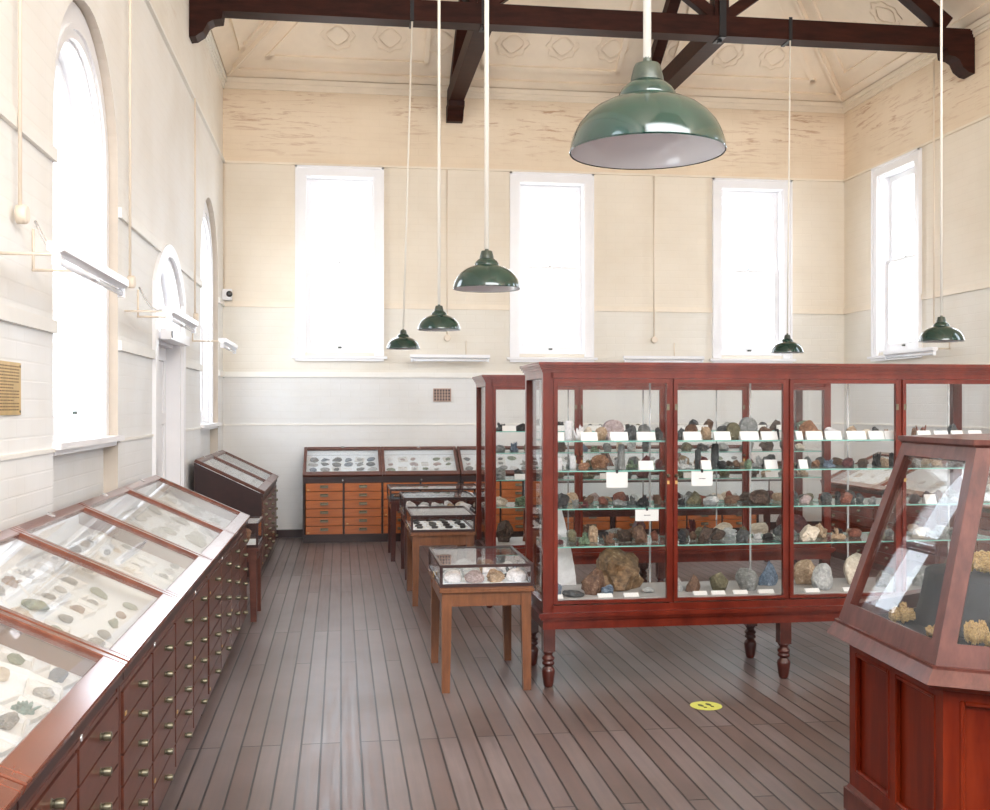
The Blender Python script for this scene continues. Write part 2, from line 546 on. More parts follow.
def wall_faces(bm, P, a0, a1, z0, z1, ops):
    """P(a,z)->3D. ops: (a0,a1,z0,zs,rise)"""
    def quad(pts):
        vs = [bm.verts.new(P(a, z)) for a, z in pts]
        bm.faces.new(vs)
    cur = a0
    for (o0, o1, b0, zs, rise) in sorted(ops):
        if o0 > cur:
            quad([(cur, z0), (o0, z0), (o0, z1), (cur, z1)])
        if b0 > z0 + 1e-4:
            quad([(o0, z0), (o1, z0), (o1, b0), (o0, b0)])
        top = arch_pts(o0, o1, zs, rise) if rise else [(o0, zs), (o1, zs)]
        for (p, q) in zip(top[:-1], top[1:]):
            quad([p, q, (q[0], z1), (p[0], z1)])
        cur = o1
    if cur < a1:
        quad([(cur, z0), (a1, z0), (a1, z1), (cur, z1)])


def reveals(bm, P0, P1, op, floor=True, mi=0):
    (o0, o1, b0, zs, rise) = op
    loop = [(o0, b0)] + (arch_pts(o0, o1, zs, rise) if rise else [(o0, zs), (o1, zs)]) + [(o1, b0)]
    if floor:
        loop = loop + [loop[0]]
    for p, q in zip(loop[:-1], loop[1:]):
        bm.faces.new([bm.verts.new(P0(*p)), bm.verts.new(P0(*q)), bm.verts.new(P1(*q)), bm.verts.new(P1(*p))]).material_index = mi


WT = ZC + 0.05
# back wall windows (rect)
WZ0, WZ1 = 2.27, 4.46
back_ops = [(c - 0.44, c + 0.44, WZ0, WZ1, 0) for c in (-0.015, 2.644, 5.294)]
right_c = (12.08, 9.3, 6.5, 3.7, 0.9)
right_ops = [(c - 0.46, c + 0.46, WZ0, WZ1, 0) for c in right_c]
front_ops = [(c - 0.44, c + 0.44, WZ0, WZ1, 0) for c in (-0.015, 2.644, 5.294)]


def simple_wall(name, P_in, P_out, a0, a1, ops, m):
    bm = bmesh.new()
    wall_faces(bm, P_in, a0, a1, 0, WT, ops)
    wall_faces(bm, P_out, a0 - TW, a1 + TW, -0.1, WT + 0.3, ops)
    for op in ops:
        reveals(bm, P_in, P_out, op)
    me = bpy.data.meshes.new(name)
    bm.to_mesh(me)
    bm.free()
    me.materials.append(m)
    return struct(obj(name, me))


simple_wall('wall_back', lambda a, z: (a, YB, z), lambda a, z: (a, YB + TW, z), XL, XR, back_ops, M['wall'])
simple_wall('wall_right', lambda a, z: (XR, a, z), lambda a, z: (XR + TW, a, z), YF, YB, right_ops, M['wall'])
simple_wall('wall_front', lambda a, z: (a, YF, z), lambda a, z: (a, YF - TW, z), XL, XR, front_ops, M['wall'])

# left wall: arched niches (0.09 deep) with windows set in them, and a door niche
XN = XL - 0.09
NW = 0.79
left_win = (6.43, 12.14, 0.72)
door_c, door_hw = 9.28, 0.83
niches = [(c - NW, c + NW, 0.0, 3.09, NW) for c in left_win]
door_niche = (8.50, 10.06, 0.0, 2.55, 0.36)
inner = [(c - 0.66, c + 0.66, 1.42, 3.07, 0.66) for c in left_win]
door_in = (8.60, 9.96, 0.0, 2.50, 0.34)
bm = bmesh.new()
Pw = lambda a, z: (XL, a, z)
Pn = lambda a, z: (XN, a, z)
Po = lambda a, z: (XL - TW, a, z)
wall_faces(bm, Pw, YF, YB, 0, WT, niches + [door_niche])
for n_, i_ in zip(niches, inner):
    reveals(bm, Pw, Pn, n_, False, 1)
    # niche back panel around the window opening
    wall_faces(bm, Pn, n_[0], n_[1], 0, 1.42, [])
    for sgn in (0, 1):
        a_out, a_in = (n_[0], i_[0]) if sgn == 0 else (n_[1], i_[1])
        f = [bm.verts.new(Pn(a_out, 1.42)), bm.verts.new(Pn(a_in, 1.42)), bm.verts.new(Pn(a_in, 3.07)), bm.verts.new(Pn(a_out, 3.09))]
        bm.faces.new(f)
    A, B = arch_pts(n_[0], n_[1], 3.09, NW), arch_pts(i_[0], i_[1], 3.07, 0.66)
    for k in range(len(A) - 1):
        bm.faces.new([bm.verts.new(Pn(*p)) for p in (A[k], A[k + 1], B[k + 1], B[k])])
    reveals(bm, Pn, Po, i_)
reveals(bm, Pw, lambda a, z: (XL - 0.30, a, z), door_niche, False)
wall_faces(bm, Po, YF - TW, YB + TW, -0.1, WT + 0.3, inner + [door_niche])
me = bpy.data.meshes.new('wall_left')
bm.to_mesh(me)
bm.free()
me.materials.append(M['wall_left'])
me.materials.append(M['reveal_shade'])
struct(obj('wall_left', me))

bm = bmesh.new()
box(bm, XL - TW, XR + TW, YF - TW, YB + TW, -0.12, 0)
struct(build('floor', bm, M['floor']))

# hipped ceiling
PIT = 0.75
T_IN = 2.9
bm = bmesh.new()
lo = [(XL, YF), (XR, YF), (XR, YB), (XL, YB)]
hi = [(XL + T_IN, YF + T_IN), (XR - T_IN, YF + T_IN), (XR - T_IN, YB - T_IN), (XL + T_IN, YB - T_IN)]
ZT = ZC + PIT * T_IN
lv = [bm.verts.new((x, y, ZC)) for x, y in lo]
hv = [bm.verts.new((x, y, ZT)) for x, y in hi]
for i in range(4):
    bm.faces.new((lv[i], lv[(i + 1) % 4], hv[(i + 1) % 4], hv[i]))
bm.faces.new(hv)
r = bmesh.ops.extrude_face_region(bm, geom=bm.faces[:])
bmesh.ops.translate(bm, vec=(0, 0, 0.25), verts=[v for v in r['geom'] if isinstance(v, bmesh.types.BMVert)])
struct(build('ceiling', bm, M['ceiling']))

SL = math.hypot(1, PIT)


def slope_frame(side):
    """matrix: local x along wall, local y up the slope, local z out of the ceiling into the room"""
    if side == 'back':
        o, x, inn = Vector((XL, YB, ZC)), Vector((1, 0, 0)), Vector((0, -1, 0))
    elif side == 'left':
        o, x, inn = Vector((XL, YB, ZC)), Vector((0, -1, 0)), Vector((1, 0, 0))
    else:
        o, x, inn = Vector((XR, YB, ZC)), Vector((0, -1, 0)), Vector((-1, 0, 0))
    y = (inn + Vector((0, 0, PIT))).normalized()
    z = (inn * PIT - Vector((0, 0, 1))).normalized()
    return Matrix(((x.x, y.x, z.x, o.x), (x.y, y.y, z.y, o.y), (x.z, y.z, z.z, o.z), (0, 0, 0, 1)))


def strip(bm, p, q, w, h, mtx):
    d = Vector((q[0] - p[0], q[1] - p[1]))
    L = d.length
    a = math.atan2(d.y, d.x)
    m = mtx @ Matrix.Translation((p[0], p[1], 0)) @ Matrix.Rotation(a, 4, 'Z')
    box(bm, -w / 2, L + w / 2, -w / 2, w / 2, 0, h, mtx=m)


def ring_relief(bm, c, r, mtx, lobes=4):
    pts = []
    for i in range(33):
        t = 2 * PI * i / 32
        rr = r * (1 + 0.08 * math.cos(lobes * 2 * t))
        pts.append((c[0] + rr * math.cos(t), c[1] + rr * math.sin(t)))
    for p, q in zip(pts[:-1], pts[1:]):
        strip(bm, p, q, 0.018, 0.009, mtx)


tn = [0]


def trim(bm, m):
    tn[0] += 1
    return struct(build('trim_%d' % tn[0], bm, m))


HB = 2.6
for side, a_max in (('back', XR - XL), ('left', 4.6), ('right', 4.6)):
    mt = slope_frame(side)
    bm = bmesh.new()
    k = 1 / SL
    # border boards along the hips and the cornice
    def hip(b, off=0.0):
        return b * k + off
    strip(bm, (0.1, 0.10), (a_max - 0.1, 0.10), 0.10, 0.03, mt)
    strip(bm, (hip(0.1, .02), 0.1), (hip(HB, .02), HB), 0.07, 0.05, mt)
    if side == 'back':
        strip(bm, (a_max - hip(0.1, .02), 0.1), (a_max - hip(HB, .02), HB), 0.07, 0.05, mt)
    pan = []
    if side == 'back':
        pan.append([(hip(.33, .30), .33), (2.45, .33), (2.45, 2.3), (hip(2.3, .30), 2.3)])
        pan.append([(3.15, .33), (4.85, .33), (4.85, 2.3), (3.15, 2.3)])
        pan.append([(5.55, .33), (a_max - hip(.33, .30), .33), (a_max - hip(2.3, .30), 2.3), (5.55, 2.3)])
    else:
        pan.append([(hip(.33, .30), .33), (2.6, .33), (2.6, 2.3), (hip(2.3, .30), 2.3)])
        pan.append([(3.3, .33), (4.6, .33), (4.6, 2.3), (3.3, 2.3)])
    for pg in pan:
        for p, q in zip(pg, pg[1:] + pg[:1]):
            strip(bm, p, q, 0.06, 0.03, mt)
        cx = sum(p[0] for p in pg) / 4
        for dx in (-0.62, 0, 0.62):
            ring_relief(bm, (cx + dx + 0.1, 0.66), 0.19, mt)
            ring_relief(bm, (cx + dx + 0.1, 0.66), 0.12, mt, 2)
    trim(bm, M['ceiling'])

# cornice and string courses
for side in ('back', 'left', 'right'):
    bm = bmesh.new()
    for (z0, z1, pr) in ((ZC - 0.13, ZC - 0.10, 0.02), (ZC - 0.06, ZC + 0.0, 0.05), (ZC - 0.10, ZC - 0.06, 0.03)):
        if side == 'back':
            box(bm, XL, XR, YB - pr, YB, z0, z1)
        elif side == 'left':
            box(bm, XL, XL + pr, YF, YB, z0, z1)
        else:
            box(bm, XR - pr, XR, YF, YB, z0, z1)
    trim(bm, M['cream_pale'] if side == 'left' else M['cream'])


def segs(a0, a1, gaps):
    out, cur = [], a0
    for g0, g1 in sorted(gaps):
        if g0 > cur:
            out.append((cur, g0))
        cur = max(cur, g1)
    if cur < a1:
        out.append((cur, a1))
    return out


for (z0, z1, pr) in ((1.375, 1.395, 0.012), (1.965, 2.03, 0.022), (2.82, 2.885, 0.022), (4.565, 4.59, 0.03)):
    bgap = [(c - 0.53, c + 0.53) for c in (-0.015, 2.644, 5.294)] if z0 > 2.2 and z0 < 4.5 else []
    bm = bmesh.new()
    for a, b in segs(XL, XR, bgap):
        box(bm, a, b, YB - pr, YB, z0, z1)
    trim(bm, M['cream'] if z0 > 2.1 else M['cream_pale'])
    lgap = []
    if z0 < 4.5:
        for c in left_win:
            hw = NW if z0 < 3.09 else 0
            lgap.append((c - hw, c + hw))
        hwd = 0.78 if z0 < 2.8 else 0.45
        lgap.append((door_c - hwd - 0.02, door_c + hwd + 0.02))
    bm = bmesh.new()
    for a, b in segs(YF, YB, lgap):
        box(bm, XL, XL + pr, a, b, z0, z1)
    trim(bm, M['cream_pale'])
    rgap = [(c - 0.58, c + 0.58) for c in right_c] if z0 > 2.2 and z0 < 4.5 else []
    bm = bmesh.new()
    for a, b in segs(YF, YB, rgap):
        box(bm, XR - pr, XR, a, b, z0, z1)
    trim(bm, M['cream'] if z0 > 2.1 else M['cream_pale'])

bm = bmesh.new()
box(bm, XL, XR, YB - 0.02, YB, 0, 0.10)
struct(build('baseboard_back', bm, M['dark']))
bm = bmesh.new()
box(bm, XR - 0.02, XR, YF, YB - 0.02, 0, 0.10)
struct(build('baseboard_right', bm, M['dark']))


# windows ------------------------------------------------------------
def sash_window(n, loc, rz, w, hgt):
    """local: x along wall (centre 0), y outward (0 = wall face), z up from opening bottom"""
    root = struct(empty('window_%d' % n, loc, rz))
    hw = w / 2
    aw = 0.10
    bm = bmesh.new()
    for sx in (-1, 1):
        x0, x1 = sorted((sx * (hw - 0.02), sx * (hw + aw)))
        box(bm, x0, x1, -0.03, -0.001, -0.04, hgt + aw)
        x0, x1 = sorted((sx * (hw + aw - 0.025), sx * (hw + aw + 0.0)))
        box(bm, x0, x1, -0.045, -0.03, -0.04, hgt + aw)
    box(bm, -hw + 0.02, hw - 0.02, -0.03, -0.001, hgt - 0.02, hgt + aw)
    box(bm, -hw - aw, hw + aw, -0.045, -0.03, hgt + aw - 0.025, hgt + aw)
    # box lining
    for sx in (-1, 1):
        x0, x1 = sorted((sx * (hw - 0.035), sx * (hw - 0.001)))
        box(bm, x0, x1, 0, 0.30, 0, hgt)
    box(bm, -hw + 0.035, hw - 0.035, 0, 0.30, hgt - 0.03, hgt - 0.001)
    build('window_frame', bm, M['white'], root, bevel=0.003)
    bm = bmesh.new()
    box(bm, -hw - aw - 0.04, hw + aw + 0.04, -0.075, -0.001, -0.075, -0.045)
    box(bm, -hw - aw, hw + aw, -0.05, -0.001, -0.105, -0.075)
    box(bm, -hw + 0.035, hw - 0.035, 0, 0.30, 0.001, 0.02)
    build('window_sill', bm, M['white'], root, bevel=0.003)
    g = hw - 0.035
    mid = hgt * 0.505
    for (nm, y, z0, z1, b0, b1) in (('lower_sash', 0.09, 0.02, mid + 0.02, 0.085, 0.035), ('upper_sash', 0.135, mid - 0.02, hgt - 0.03, 0.035, 0.07)):
        bm = bmesh.new()
        st = 0.06
        box(bm, -g, -g + st, y, y + 0.04, z0, z1)
        box(bm, g - st, g, y, y + 0.04, z0, z1)
        box(bm, -g + st, g - st, y, y + 0.04, z0, z0 + b0)
        box(bm, -g + st, g - st, y, y + 0.04, z1 - b1, z1)
        s = build(nm, bm, M['white'], root, bevel=0.003)
        bm = bmesh.new()
        box(bm, -g + st, g - st, y + 0.018, y + 0.022, z0 + b0, z1 - b1)
        build('glass_pane', bm, M['glass_window'], s)
        bm = bmesh.new()
        if nm == 'lower_sash':
            box(bm, -0.022, 0.022, y - 0.02, y, z0 + b0 * .45, z0 + b0 * .45 + 0.018)
            build('sash_lift', bm, M['neck'], s)
        else:
            box(bm, -0.02, 0.02, y - 0.035, y, z0 + 0.038, z0 + 0.055)
            build('sash_lock', bm, M['neck'], s)
    return root


wi = 1
for c in (-0.015, 2.644, 5.294):
    sash_window(wi, (c, YB, WZ0), 0, 0.88, WZ1 - WZ0)
    portal((c, YB + TW + 0.02, (WZ0 + WZ1) / 2), (-PI / 2, 0, 0), 0.9, WZ1 - WZ0 + 0.02)
    wi += 1
for c in right_c:
    sash_window(wi, (XR, c, WZ0), -PI / 2, 0.92, WZ1 - WZ0)
    portal((XR + TW + 0.02, c, (WZ0 + WZ1) / 2), (0, PI / 2, 0), WZ1 - WZ0 + 0.02, 0.94)
    wi += 1
for c in (-0.015, 2.644, 5.294):
    sash_window(wi, (c, YF, WZ0), PI, 0.88, WZ1 - WZ0)
    portal((c, YF - TW - 0.02, (WZ0 + WZ1) / 2), (PI / 2, 0, 0), 0.9, WZ1 - WZ0 + 0.02)
    wi += 1


def ring_prism(bm, outer, innr, y0, y1):
    """closed band between two open polylines (x,z), extruded along y"""
    n = len(outer)
    V = []
    for y in (y0, y1):
        V.append([[bm.verts.new((a, y, z)) for a, z in line] for line in (outer, innr)])
    for k in range(n - 1):
        bm.faces.new((V[0][0][k], V[0][0][k + 1], V[0][1][k + 1], V[0][1][k]))
        bm.faces.new((V[1][0][k], V[1][1][k], V[1][1][k + 1], V[1][0][k + 1]))
        bm.faces.new((V[0][0][k], V[1][0][k], V[1][0][k + 1], V[0][0][k + 1]))
        bm.faces.new((V[0][1][k], V[0][1][k + 1], V[1][1][k + 1], V[1][1][k]))
    for k in (0, n - 1):
        bm.faces.new((V[0][0][k], V[0][1][k], V[1][1][k], V[1][0][k]))


def arched_line(hw, z0, zs, rise, n=20):
    return [(-hw, z0)] + arch_pts(-hw, hw, zs, rise, n) + [(hw, z0)]


def arched_window(n, c):
    """local x along wall, y outward from the niche face, z absolute"""
    root = struct(empty('window_%d' % n, (XN, c, 0), PI / 2))
    bm = bmesh.new()
    ring_prism(bm, arched_line(0.78, 1.42, 3.09, 0.78), arched_line(0.60, 1.42, 3.07, 0.60), -0.035, -0.001)
    ring_prism(bm, arched_line(0.655, 1.42, 3.07, 0.655), arched_line(0.58, 1.42, 3.07, 0.58), 0.0, 0.25)
    ring_prism(bm, arched_line(0.66, 1.42, 3.09, 0.66), arched_line(0.63, 1.42, 3.09, 0.63), -0.05, -0.035)
    build('window_frame', bm, M['white'], root)
    bm = bmesh.new()
    box(bm, -0.80, 0.80, -0.13, -0.001, 1.385, 1.419)
    box(bm, -0.76, 0.76, -0.09, -0.001, 1.355, 1.385)
    box(bm, -0.58, 0.58, 0, 0.25, 1.421, 1.44)
    build('window_sill', bm, M['white'], root, bevel=0.004)
    # lower sash
    mid = 2.50
    bm = bmesh.new()
    st = 0.055
    g = 0.58
    y = 0.07
    box(bm, -g, -g + st, y, y + 0.045, 1.44, mid + 0.025)
    box(bm, g - st, g, y, y + 0.045, 1.44, mid + 0.025)
    box(bm, -g + st, g - st, y, y + 0.045, 1.44, 1.55)
    box(bm, -g + st, g - st, y, y + 0.045, mid - 0.02, mid + 0.025)
    s = build('lower_sash', bm, M['white'], root, bevel=0.003)
    bm = bmesh.new()
    box(bm, -g + st, g - st, y + 0.02, y + 0.024, 1.55, mid - 0.02)
    build('glass_pane', bm, M['glass_window'], s)
    for sx in (-0.3, 0.3):
        bm = bmesh.new()
        box(bm, sx - 0.02, sx + 0.02, y - 0.02, y, 1.555, 1.575)
        build('sash_lift', bm, M['neck'], s)
    bm = bmesh.new()
    y = 0.12
    ring_prism(bm, arched_line(g, mid - 0.02, 3.07, g), arched_line(g - st, mid - 0.02, 3.07, g - st), y, y + 0.045)
    box(bm, -g + st, g - st, y, y + 0.045, mid - 0.02, mid + 0.025)
    s = build('upper_sash', bm, M['white'], root)
    bm = bmesh.new()
    prism(bm, arched_line(g - st, mid + 0.025, 3.07, g - st), 'y', y + 0.02, y + 0.024)
    build('glass_pane', bm, M['glass_window'], s)
    portal((XL - TW - 0.02, c, 2.57), (0, -PI / 2, 0), 2.35, 1.34)


for c in left_win:
    arched_window(wi, c)
    wi += 1

# door with arched fanlight
root = struct(empty('door_1', (XL, door_c, 0), PI / 2))
bm = bmesh.new()
ring_prism(bm, arched_line(0.80, 0.0, 2.56, 0.38), arched_line(0.68, 0.0, 2.50, 0.34), -0.03, -0.001)
ring_prism(bm, arched_line(0.775, 0.0, 2.545, 0.355), arched_line(0.64, 0.0, 2.46, 0.33), 0.0, 0.28)
box(bm, -0.64, 0.64, 0.06, 0.28, 2.12, 2.26)
box(bm, -0.68, 0.68, 0.0, 0.06, 2.15, 2.20)
build('door_frame', bm, M['white'], root)
for nm, x0, x1 in (('door_leaf', -0.64, -0.002), ('door_leaf', 0.002, 0.64)):
    bm = bmesh.new()
    y = 0.12
    box(bm, x0, x0 + 0.1, y, y + 0.045, 0.01, 2.12)
    box(bm, x1 - 0.1, x1, y, y + 0.045, 0.01, 2.12)
    for z0, z1 in ((0.01, 0.2), (0.78, 0.9), (1.45, 1.55), (2.0, 2.12)):
        box(bm, x0 + 0.1, x1 - 0.1, y, y + 0.045, z0, z1)
    box(bm, x0 + 0.1, x1 - 0.1, y + 0.015, y + 0.035, 0.2, 2.0)
    lf = build(nm, bm, M['white'], root, bevel=0.004)
bm = bmesh.new()
ring_prism(bm, arched_line(0.64, 2.26, 2.46, 0.33), arched_line(0.58, 2.26, 2.43, 0.31), 0.12, 0.16)
box(bm, -0.58, 0.58, 0.12, 0.16, 2.26, 2.32)
box(bm, -0.2, -0.17, 0.12, 0.16, 2.32, 2.72)
box(bm, 0.17, 0.2, 0.12, 0.16, 2.32, 2.72)
s = build('fanlight_frame', bm, M['white'], root)
bm = bmesh.new()
prism(bm, arched_line(0.58, 2.30, 2.43, 0.31), 'y', 0.138, 0.142)
build('glass_pane', bm, M['glass_window'], s)
bm = bmesh.new()
box(bm, -0.60, 0.45, -0.11, -0.03, 2.13, 2.21)
build('transom_box', bm, M['white'], root, bevel=0.004)
bm = bmesh.new()
lathe(bm, [(0.028, 0), (0.028, 0.006)], 12)
o = build('black_disc', bm, M['black'], root, loc=(-0.55, -0.11, 2.17))
o.rotation_euler = (PI / 2, 0, 0)
portal((XL - TW - 0.02, door_c, 2.56), (0, -PI / 2, 0), 0.7, 1.5)
# the closed timber behind the door leaves keeps daylight to the fanlight


# ------------------------------------------------------------------ roof timbers
def corbel(bm, P, wd):
    """ogee bracket; P(out,z) with out = distance from wall, extruded in mtx elsewhere"""


BZ0, BZ1 = 5.35, 5.555
TY = 10.58
QX = (1.40, 3.82)
truss = empty('roof_truss', (XL, TY, BZ0), 0, 'dark brown timber roof truss spanning the room from side wall to side wall', 'roof beam')


def W2L(p):
    return (p[0] - XL, p[1] - TY, p[2] - BZ0)


bm = bmesh.new()
box(bm, 0.002, XR - XL - 0.002, -0.1, 0.1, 0, BZ1 - BZ0)
build('tie_beam', bm, M['beam'], truss, bevel=0.008)
for sx in (0, 1):
    bm = bmesh.new()
    prof = [(0, 0), (0, -0.26), (0.06, -0.25), (0.13, -0.20), (0.17, -0.12), (0.22, -0.09), (0.30, -0.075), (0.31, -0.0)]
    if sx:
        prof = [(XR - XL - a, b) for a, b in prof]
    prof = [(a + (0.002 if not sx else -0.002), b) for a, b in prof]
    prism(bm, prof, 'y', -0.1, 0.1)
    build('corbel', bm, M['beam'], truss, bevel=0.005)
zt = ZT - 0.14
for sx in (0, 1):
    bm = bmesh.new()
    xe = QX[0] if not sx else QX[1]
    a = (XL + 0.28 if not sx else XR - 0.28, TY, BZ1 + 0.05)
    tt = min(T_IN, (xe - XL) if not sx else (XR - xe))
    b = (XL + tt if not sx else XR - tt, TY, ZC + PIT * tt - 0.16)
    beam_between(bm, W2L(a), W2L(b), 0.16, 0.16)
    build('principal_rafter', bm, M['beam'], truss, bevel=0.006)
bm = bmesh.new()
box(bm, QX[0] - XL - 0.1, QX[1] - XL + 0.1, -0.08, 0.08, ZT - 0.36 - BZ0, ZT - 0.2 - BZ0)
build('straining_beam', bm, M['beam'], truss, bevel=0.006)
for qx in QX:
    bm = bmesh.new()
    box(bm, qx - XL - 0.075, qx - XL + 0.075, -0.075, 0.075, BZ1 - BZ0, ZT - 0.36 - BZ0)
    build('post', bm, M['beam'], truss, bevel=0.005)
    for s in (-1, 1):
        bm = bmesh.new()
        beam_between(bm, (qx - XL + s * 0.07, 0, BZ1 - BZ0 + 0.03), (qx - XL + s * 1.05, 0, BZ1 - BZ0 + 0.75), 0.11, 0.11)
        build('brace', bm, M['beam'], truss, bevel=0.004)
    bm = bmesh.new()
    box(bm, qx - XL - 0.035, qx - XL + 0.035, -0.108, -0.1, -0.012, BZ1 - BZ0 + 0.3)
    box(bm, qx - XL - 0.035, qx - XL + 0.035, -0.108, 0.108, -0.012, -0.002)
    box(bm, qx - XL - 0.02, qx - XL + 0.02, -0.02, 0.02, -0.04, -0.012)
    build('iron_strap', bm, M['iron'], truss)
for lx in (0.683, 4.54):
    bm = bmesh.new()
    box(bm, lx - XL - 0.018, lx - XL + 0.018, -0.106, -0.1, -0.01, BZ1 - BZ0 + 0.02)
    box(bm, lx - XL - 0.018, lx - XL + 0.018, -0.106, 0.106, -0.01, -0.001)
    build('iron_strap', bm, M['iron'], truss)

for qx, side in zip(QX, ('left', 'right')):
    h_ = empty('half_truss', (qx, YB, BZ0), 0,
               'dark brown half truss running to the back wall, ' + ('left one above the tall back windows' if side == 'left' else 'right one, behind the big near lamp'), 'roof beam')
    bm = bmesh.new()
    box(bm, -0.09, 0.09, TY + 0.102 - YB, -0.002, 0.0, BZ1 - BZ0 - 0.01)
    build('tie_beam', bm, M['beam'], h_, bevel=0.006)
    bm = bmesh.new()
    prof = [(0, 0), (0, -0.20), (-0.10, -0.20), (-0.17, -0.15), (-0.20, -0.09), (-0.30, -0.06), (-0.31, 0)]
    prism(bm, [(a - 0.002, b) for a, b in prof], 'x', -0.1, 0.1)
    build('corbel', bm, M['beam'], h_, bevel=0.004)
    bm = bmesh.new()
    beam_between(bm, (0, -0.12, BZ1 - BZ0 + 0.02), (0, TY - YB + 0.1, ZC + PIT * (YB - TY) - 0.55 - BZ0), 0.13, 0.15)
    build('principal_rafter', bm, M['beam'], h_, bevel=0.005)


# ------------------------------------------------------------------ pendant lamps
def lamp_meshes():
    pr = [(.160, 0), (.1595, .006), (.157, .020), (.151, .038), (.141, .057), (.126, .075), (.106, .091), (.084, .102), (.064, .109),
          (.059, .112), (.058, .120), (.052, .130), (.042, .139), (.034, .144)]
    bm = bmesh.new()
    lathe(bm, pr, 48, cap=False)
    lathe(bm, [(r + 0.0015, z) for r, z in [(.1585, -.001), (.1595, .002)]], 48, cap=False)
    sh = mesh_from(bm, 'shade', M['green'], True)
    bm = bmesh.new()
    lathe(bm, [(r - 0.0025, z + 0.0005) for r, z in pr], 48, cap=False)
    inn = mesh_from(bm, 'white_inner_shade', M['enamel'], True)
    bm = bmesh.new()
    lathe(bm, [(.0345, .1445), (.033, .155), (.028, .175), (.025, .181), (.010, .183), (.008, .196), (.0, .197)], 24, cap=False)
    nk = mesh_from(bm, 'neck', M['neck'], True)
    bm = bmesh.new()
    lathe(bm, [(.0, .060), (.018, .062), (.028, .078), (.028, .095), (.020, .115), (.016, .143), (0, .1435)], 16, cap=False)
    bl = mesh_from(bm, 'bulb', M['enamel'], True)
    return sh, inn, nk, bl


LM = lamp_meshes()


def pendant(x, y, z, top, lab, rod=0.0085, dx=0.0, m='rod'):
    t = empty('pendant_lamp', (x, y, z), 0, lab, 'lamp', 'green enamel pendant lamps')
    obj('shade', LM[0], t)['label'] = 'green enamel outer shade'
    obj('white_inner_shade', LM[1], t)
    obj('neck', LM[2], t)
    obj('bulb', LM[3], t)
    bm = bmesh.new()
    tube(bm, [(0, 0, .19), (dx, 0, top - z)], rod, 10)
    build('rod', bm, M[m], t)


pendant(0.625, 2.16, 2.125, ZT, 'big near green enamel pendant lamp hanging in front of the roof beam')
pendant(0.690, 5.12, 2.165, ZT, 'green enamel pendant lamp hanging left of the middle tall back window', 0.011)
pendant(0.730, 8.1, 2.180, ZT, 'small green enamel pendant lamp, middle of the three hanging at left', 0.011, 0.0)
pendant(0.598, 10.49, 2.165, BZ0 + 0.002, 'smallest far left green enamel pendant lamp, hung from the roof beam', 0.009, 0.085)
pendant(4.51, 10.49, 2.155, BZ0 + 0.002, 'green enamel pendant lamp hung in front of the right back window', 0.008, 0.03)
pendant(4.43, 7.5, 2.09, 6.9, 'far right green enamel pendant lamp beside the side wall window', 0.009)


# ------------------------------------------------------------------ wall fittings
def batten(loc, rz, L, lab, rods, drop):
    """fluorescent batten; local x along tube, rods reach back (+y) to the wall"""
    t = empty('fluorescent_batten', loc, rz, lab, 'light fitting')
    bm = bmesh.new()
    prism(bm, [(-0.032, 0.035), (0.032, 0.035), (0.032, 0.0), (0.0, -0.018), (-0.032, 0.0)], 'x', 0, L)
    build('body', bm, M['white'], t, bevel=0.003)
    bm = bmesh.new()
    tube(bm, [(0.03, 0, -0.036), (L - 0.03, 0, -0.036)], 0.014, 10)
    for x in (0.01, L - 0.03):
        box(bm, x, x + 0.02, -0.016, 0.016, -0.055, -0.012)
    build('tube', bm, M['enamel'], t)
    for x in rods:
        bm = bmesh.new()
        tube(bm, [(x, drop - 0.002, 0.03), (x, 0.0, 0.03)], 0.007, 8)
        if x == rods[-1]:
            tube(bm, [(x, drop - 0.008, 0.025), (x, drop - 0.008, 0.22)], 0.006, 8)
        build('bracket_rod', bm, M['conduit'], t)
    return t


batten((XL + 0.33, 4.36, 2.205), PI / 2, 1.28, 'white fluorescent batten on brackets across the large near arched window', (0.34, 0.90), 0.33)
batten((XL + 0.33, 7.12, 2.205), PI / 2, 1.2, 'white fluorescent batten on brackets in front of the door fanlight', (0.3, 0.75), 0.33)
batten((XL + 0.33, 10.25, 2.205), PI / 2, 1.2, 'white fluorescent batten on a bracket before the far arched window', (0.45,), 0.33)
batten((0.83, YB - 0.30, 2.205), 0, 0.98, 'white fluorescent batten on back wall below the left two pendant lamps', (0.25, 0.72), 0.30)
batten((3.50, YB - 0.30, 2.205), 0, 1.04, 'white fluorescent batten on back wall above the long showcase top', (0.25, 0.75), 0.30)
batten((XR - 0.32, 11.75, 2.205), -PI / 2, 1.05, 'white fluorescent batten on right wall beneath the right green lamp', (0.25, 0.8), 0.32)


def conduit(p, q, box_at, lab, axis, r=0.009):
    t = empty('conduit', p, 0, lab, 'conduit')
    P = Vector(p)
    bm = bmesh.new()
    tube(bm, [(0, 0, 0), tuple(Vector(q) - P)], r, 8)
    build('pipe', bm, M['conduit'], t)
    if box_at:
        bm = bmesh.new()
        lathe(bm, [(0.042, 0), (0.042, 0.035), (0.036, 0.045)], 20)
        o = build('junction_box', bm, M['conduit'], t)
        o.rotation_euler = {'x': (0, PI / 2, 0), 'y': (PI / 2, 0, 0), '-x': (0, -PI / 2, 0)}[axis]
        o.location = {'x': (-0.012, 0, 0), 'y': (0, 0.012, 0), '-x': (0.012, 0, 0)}[axis]


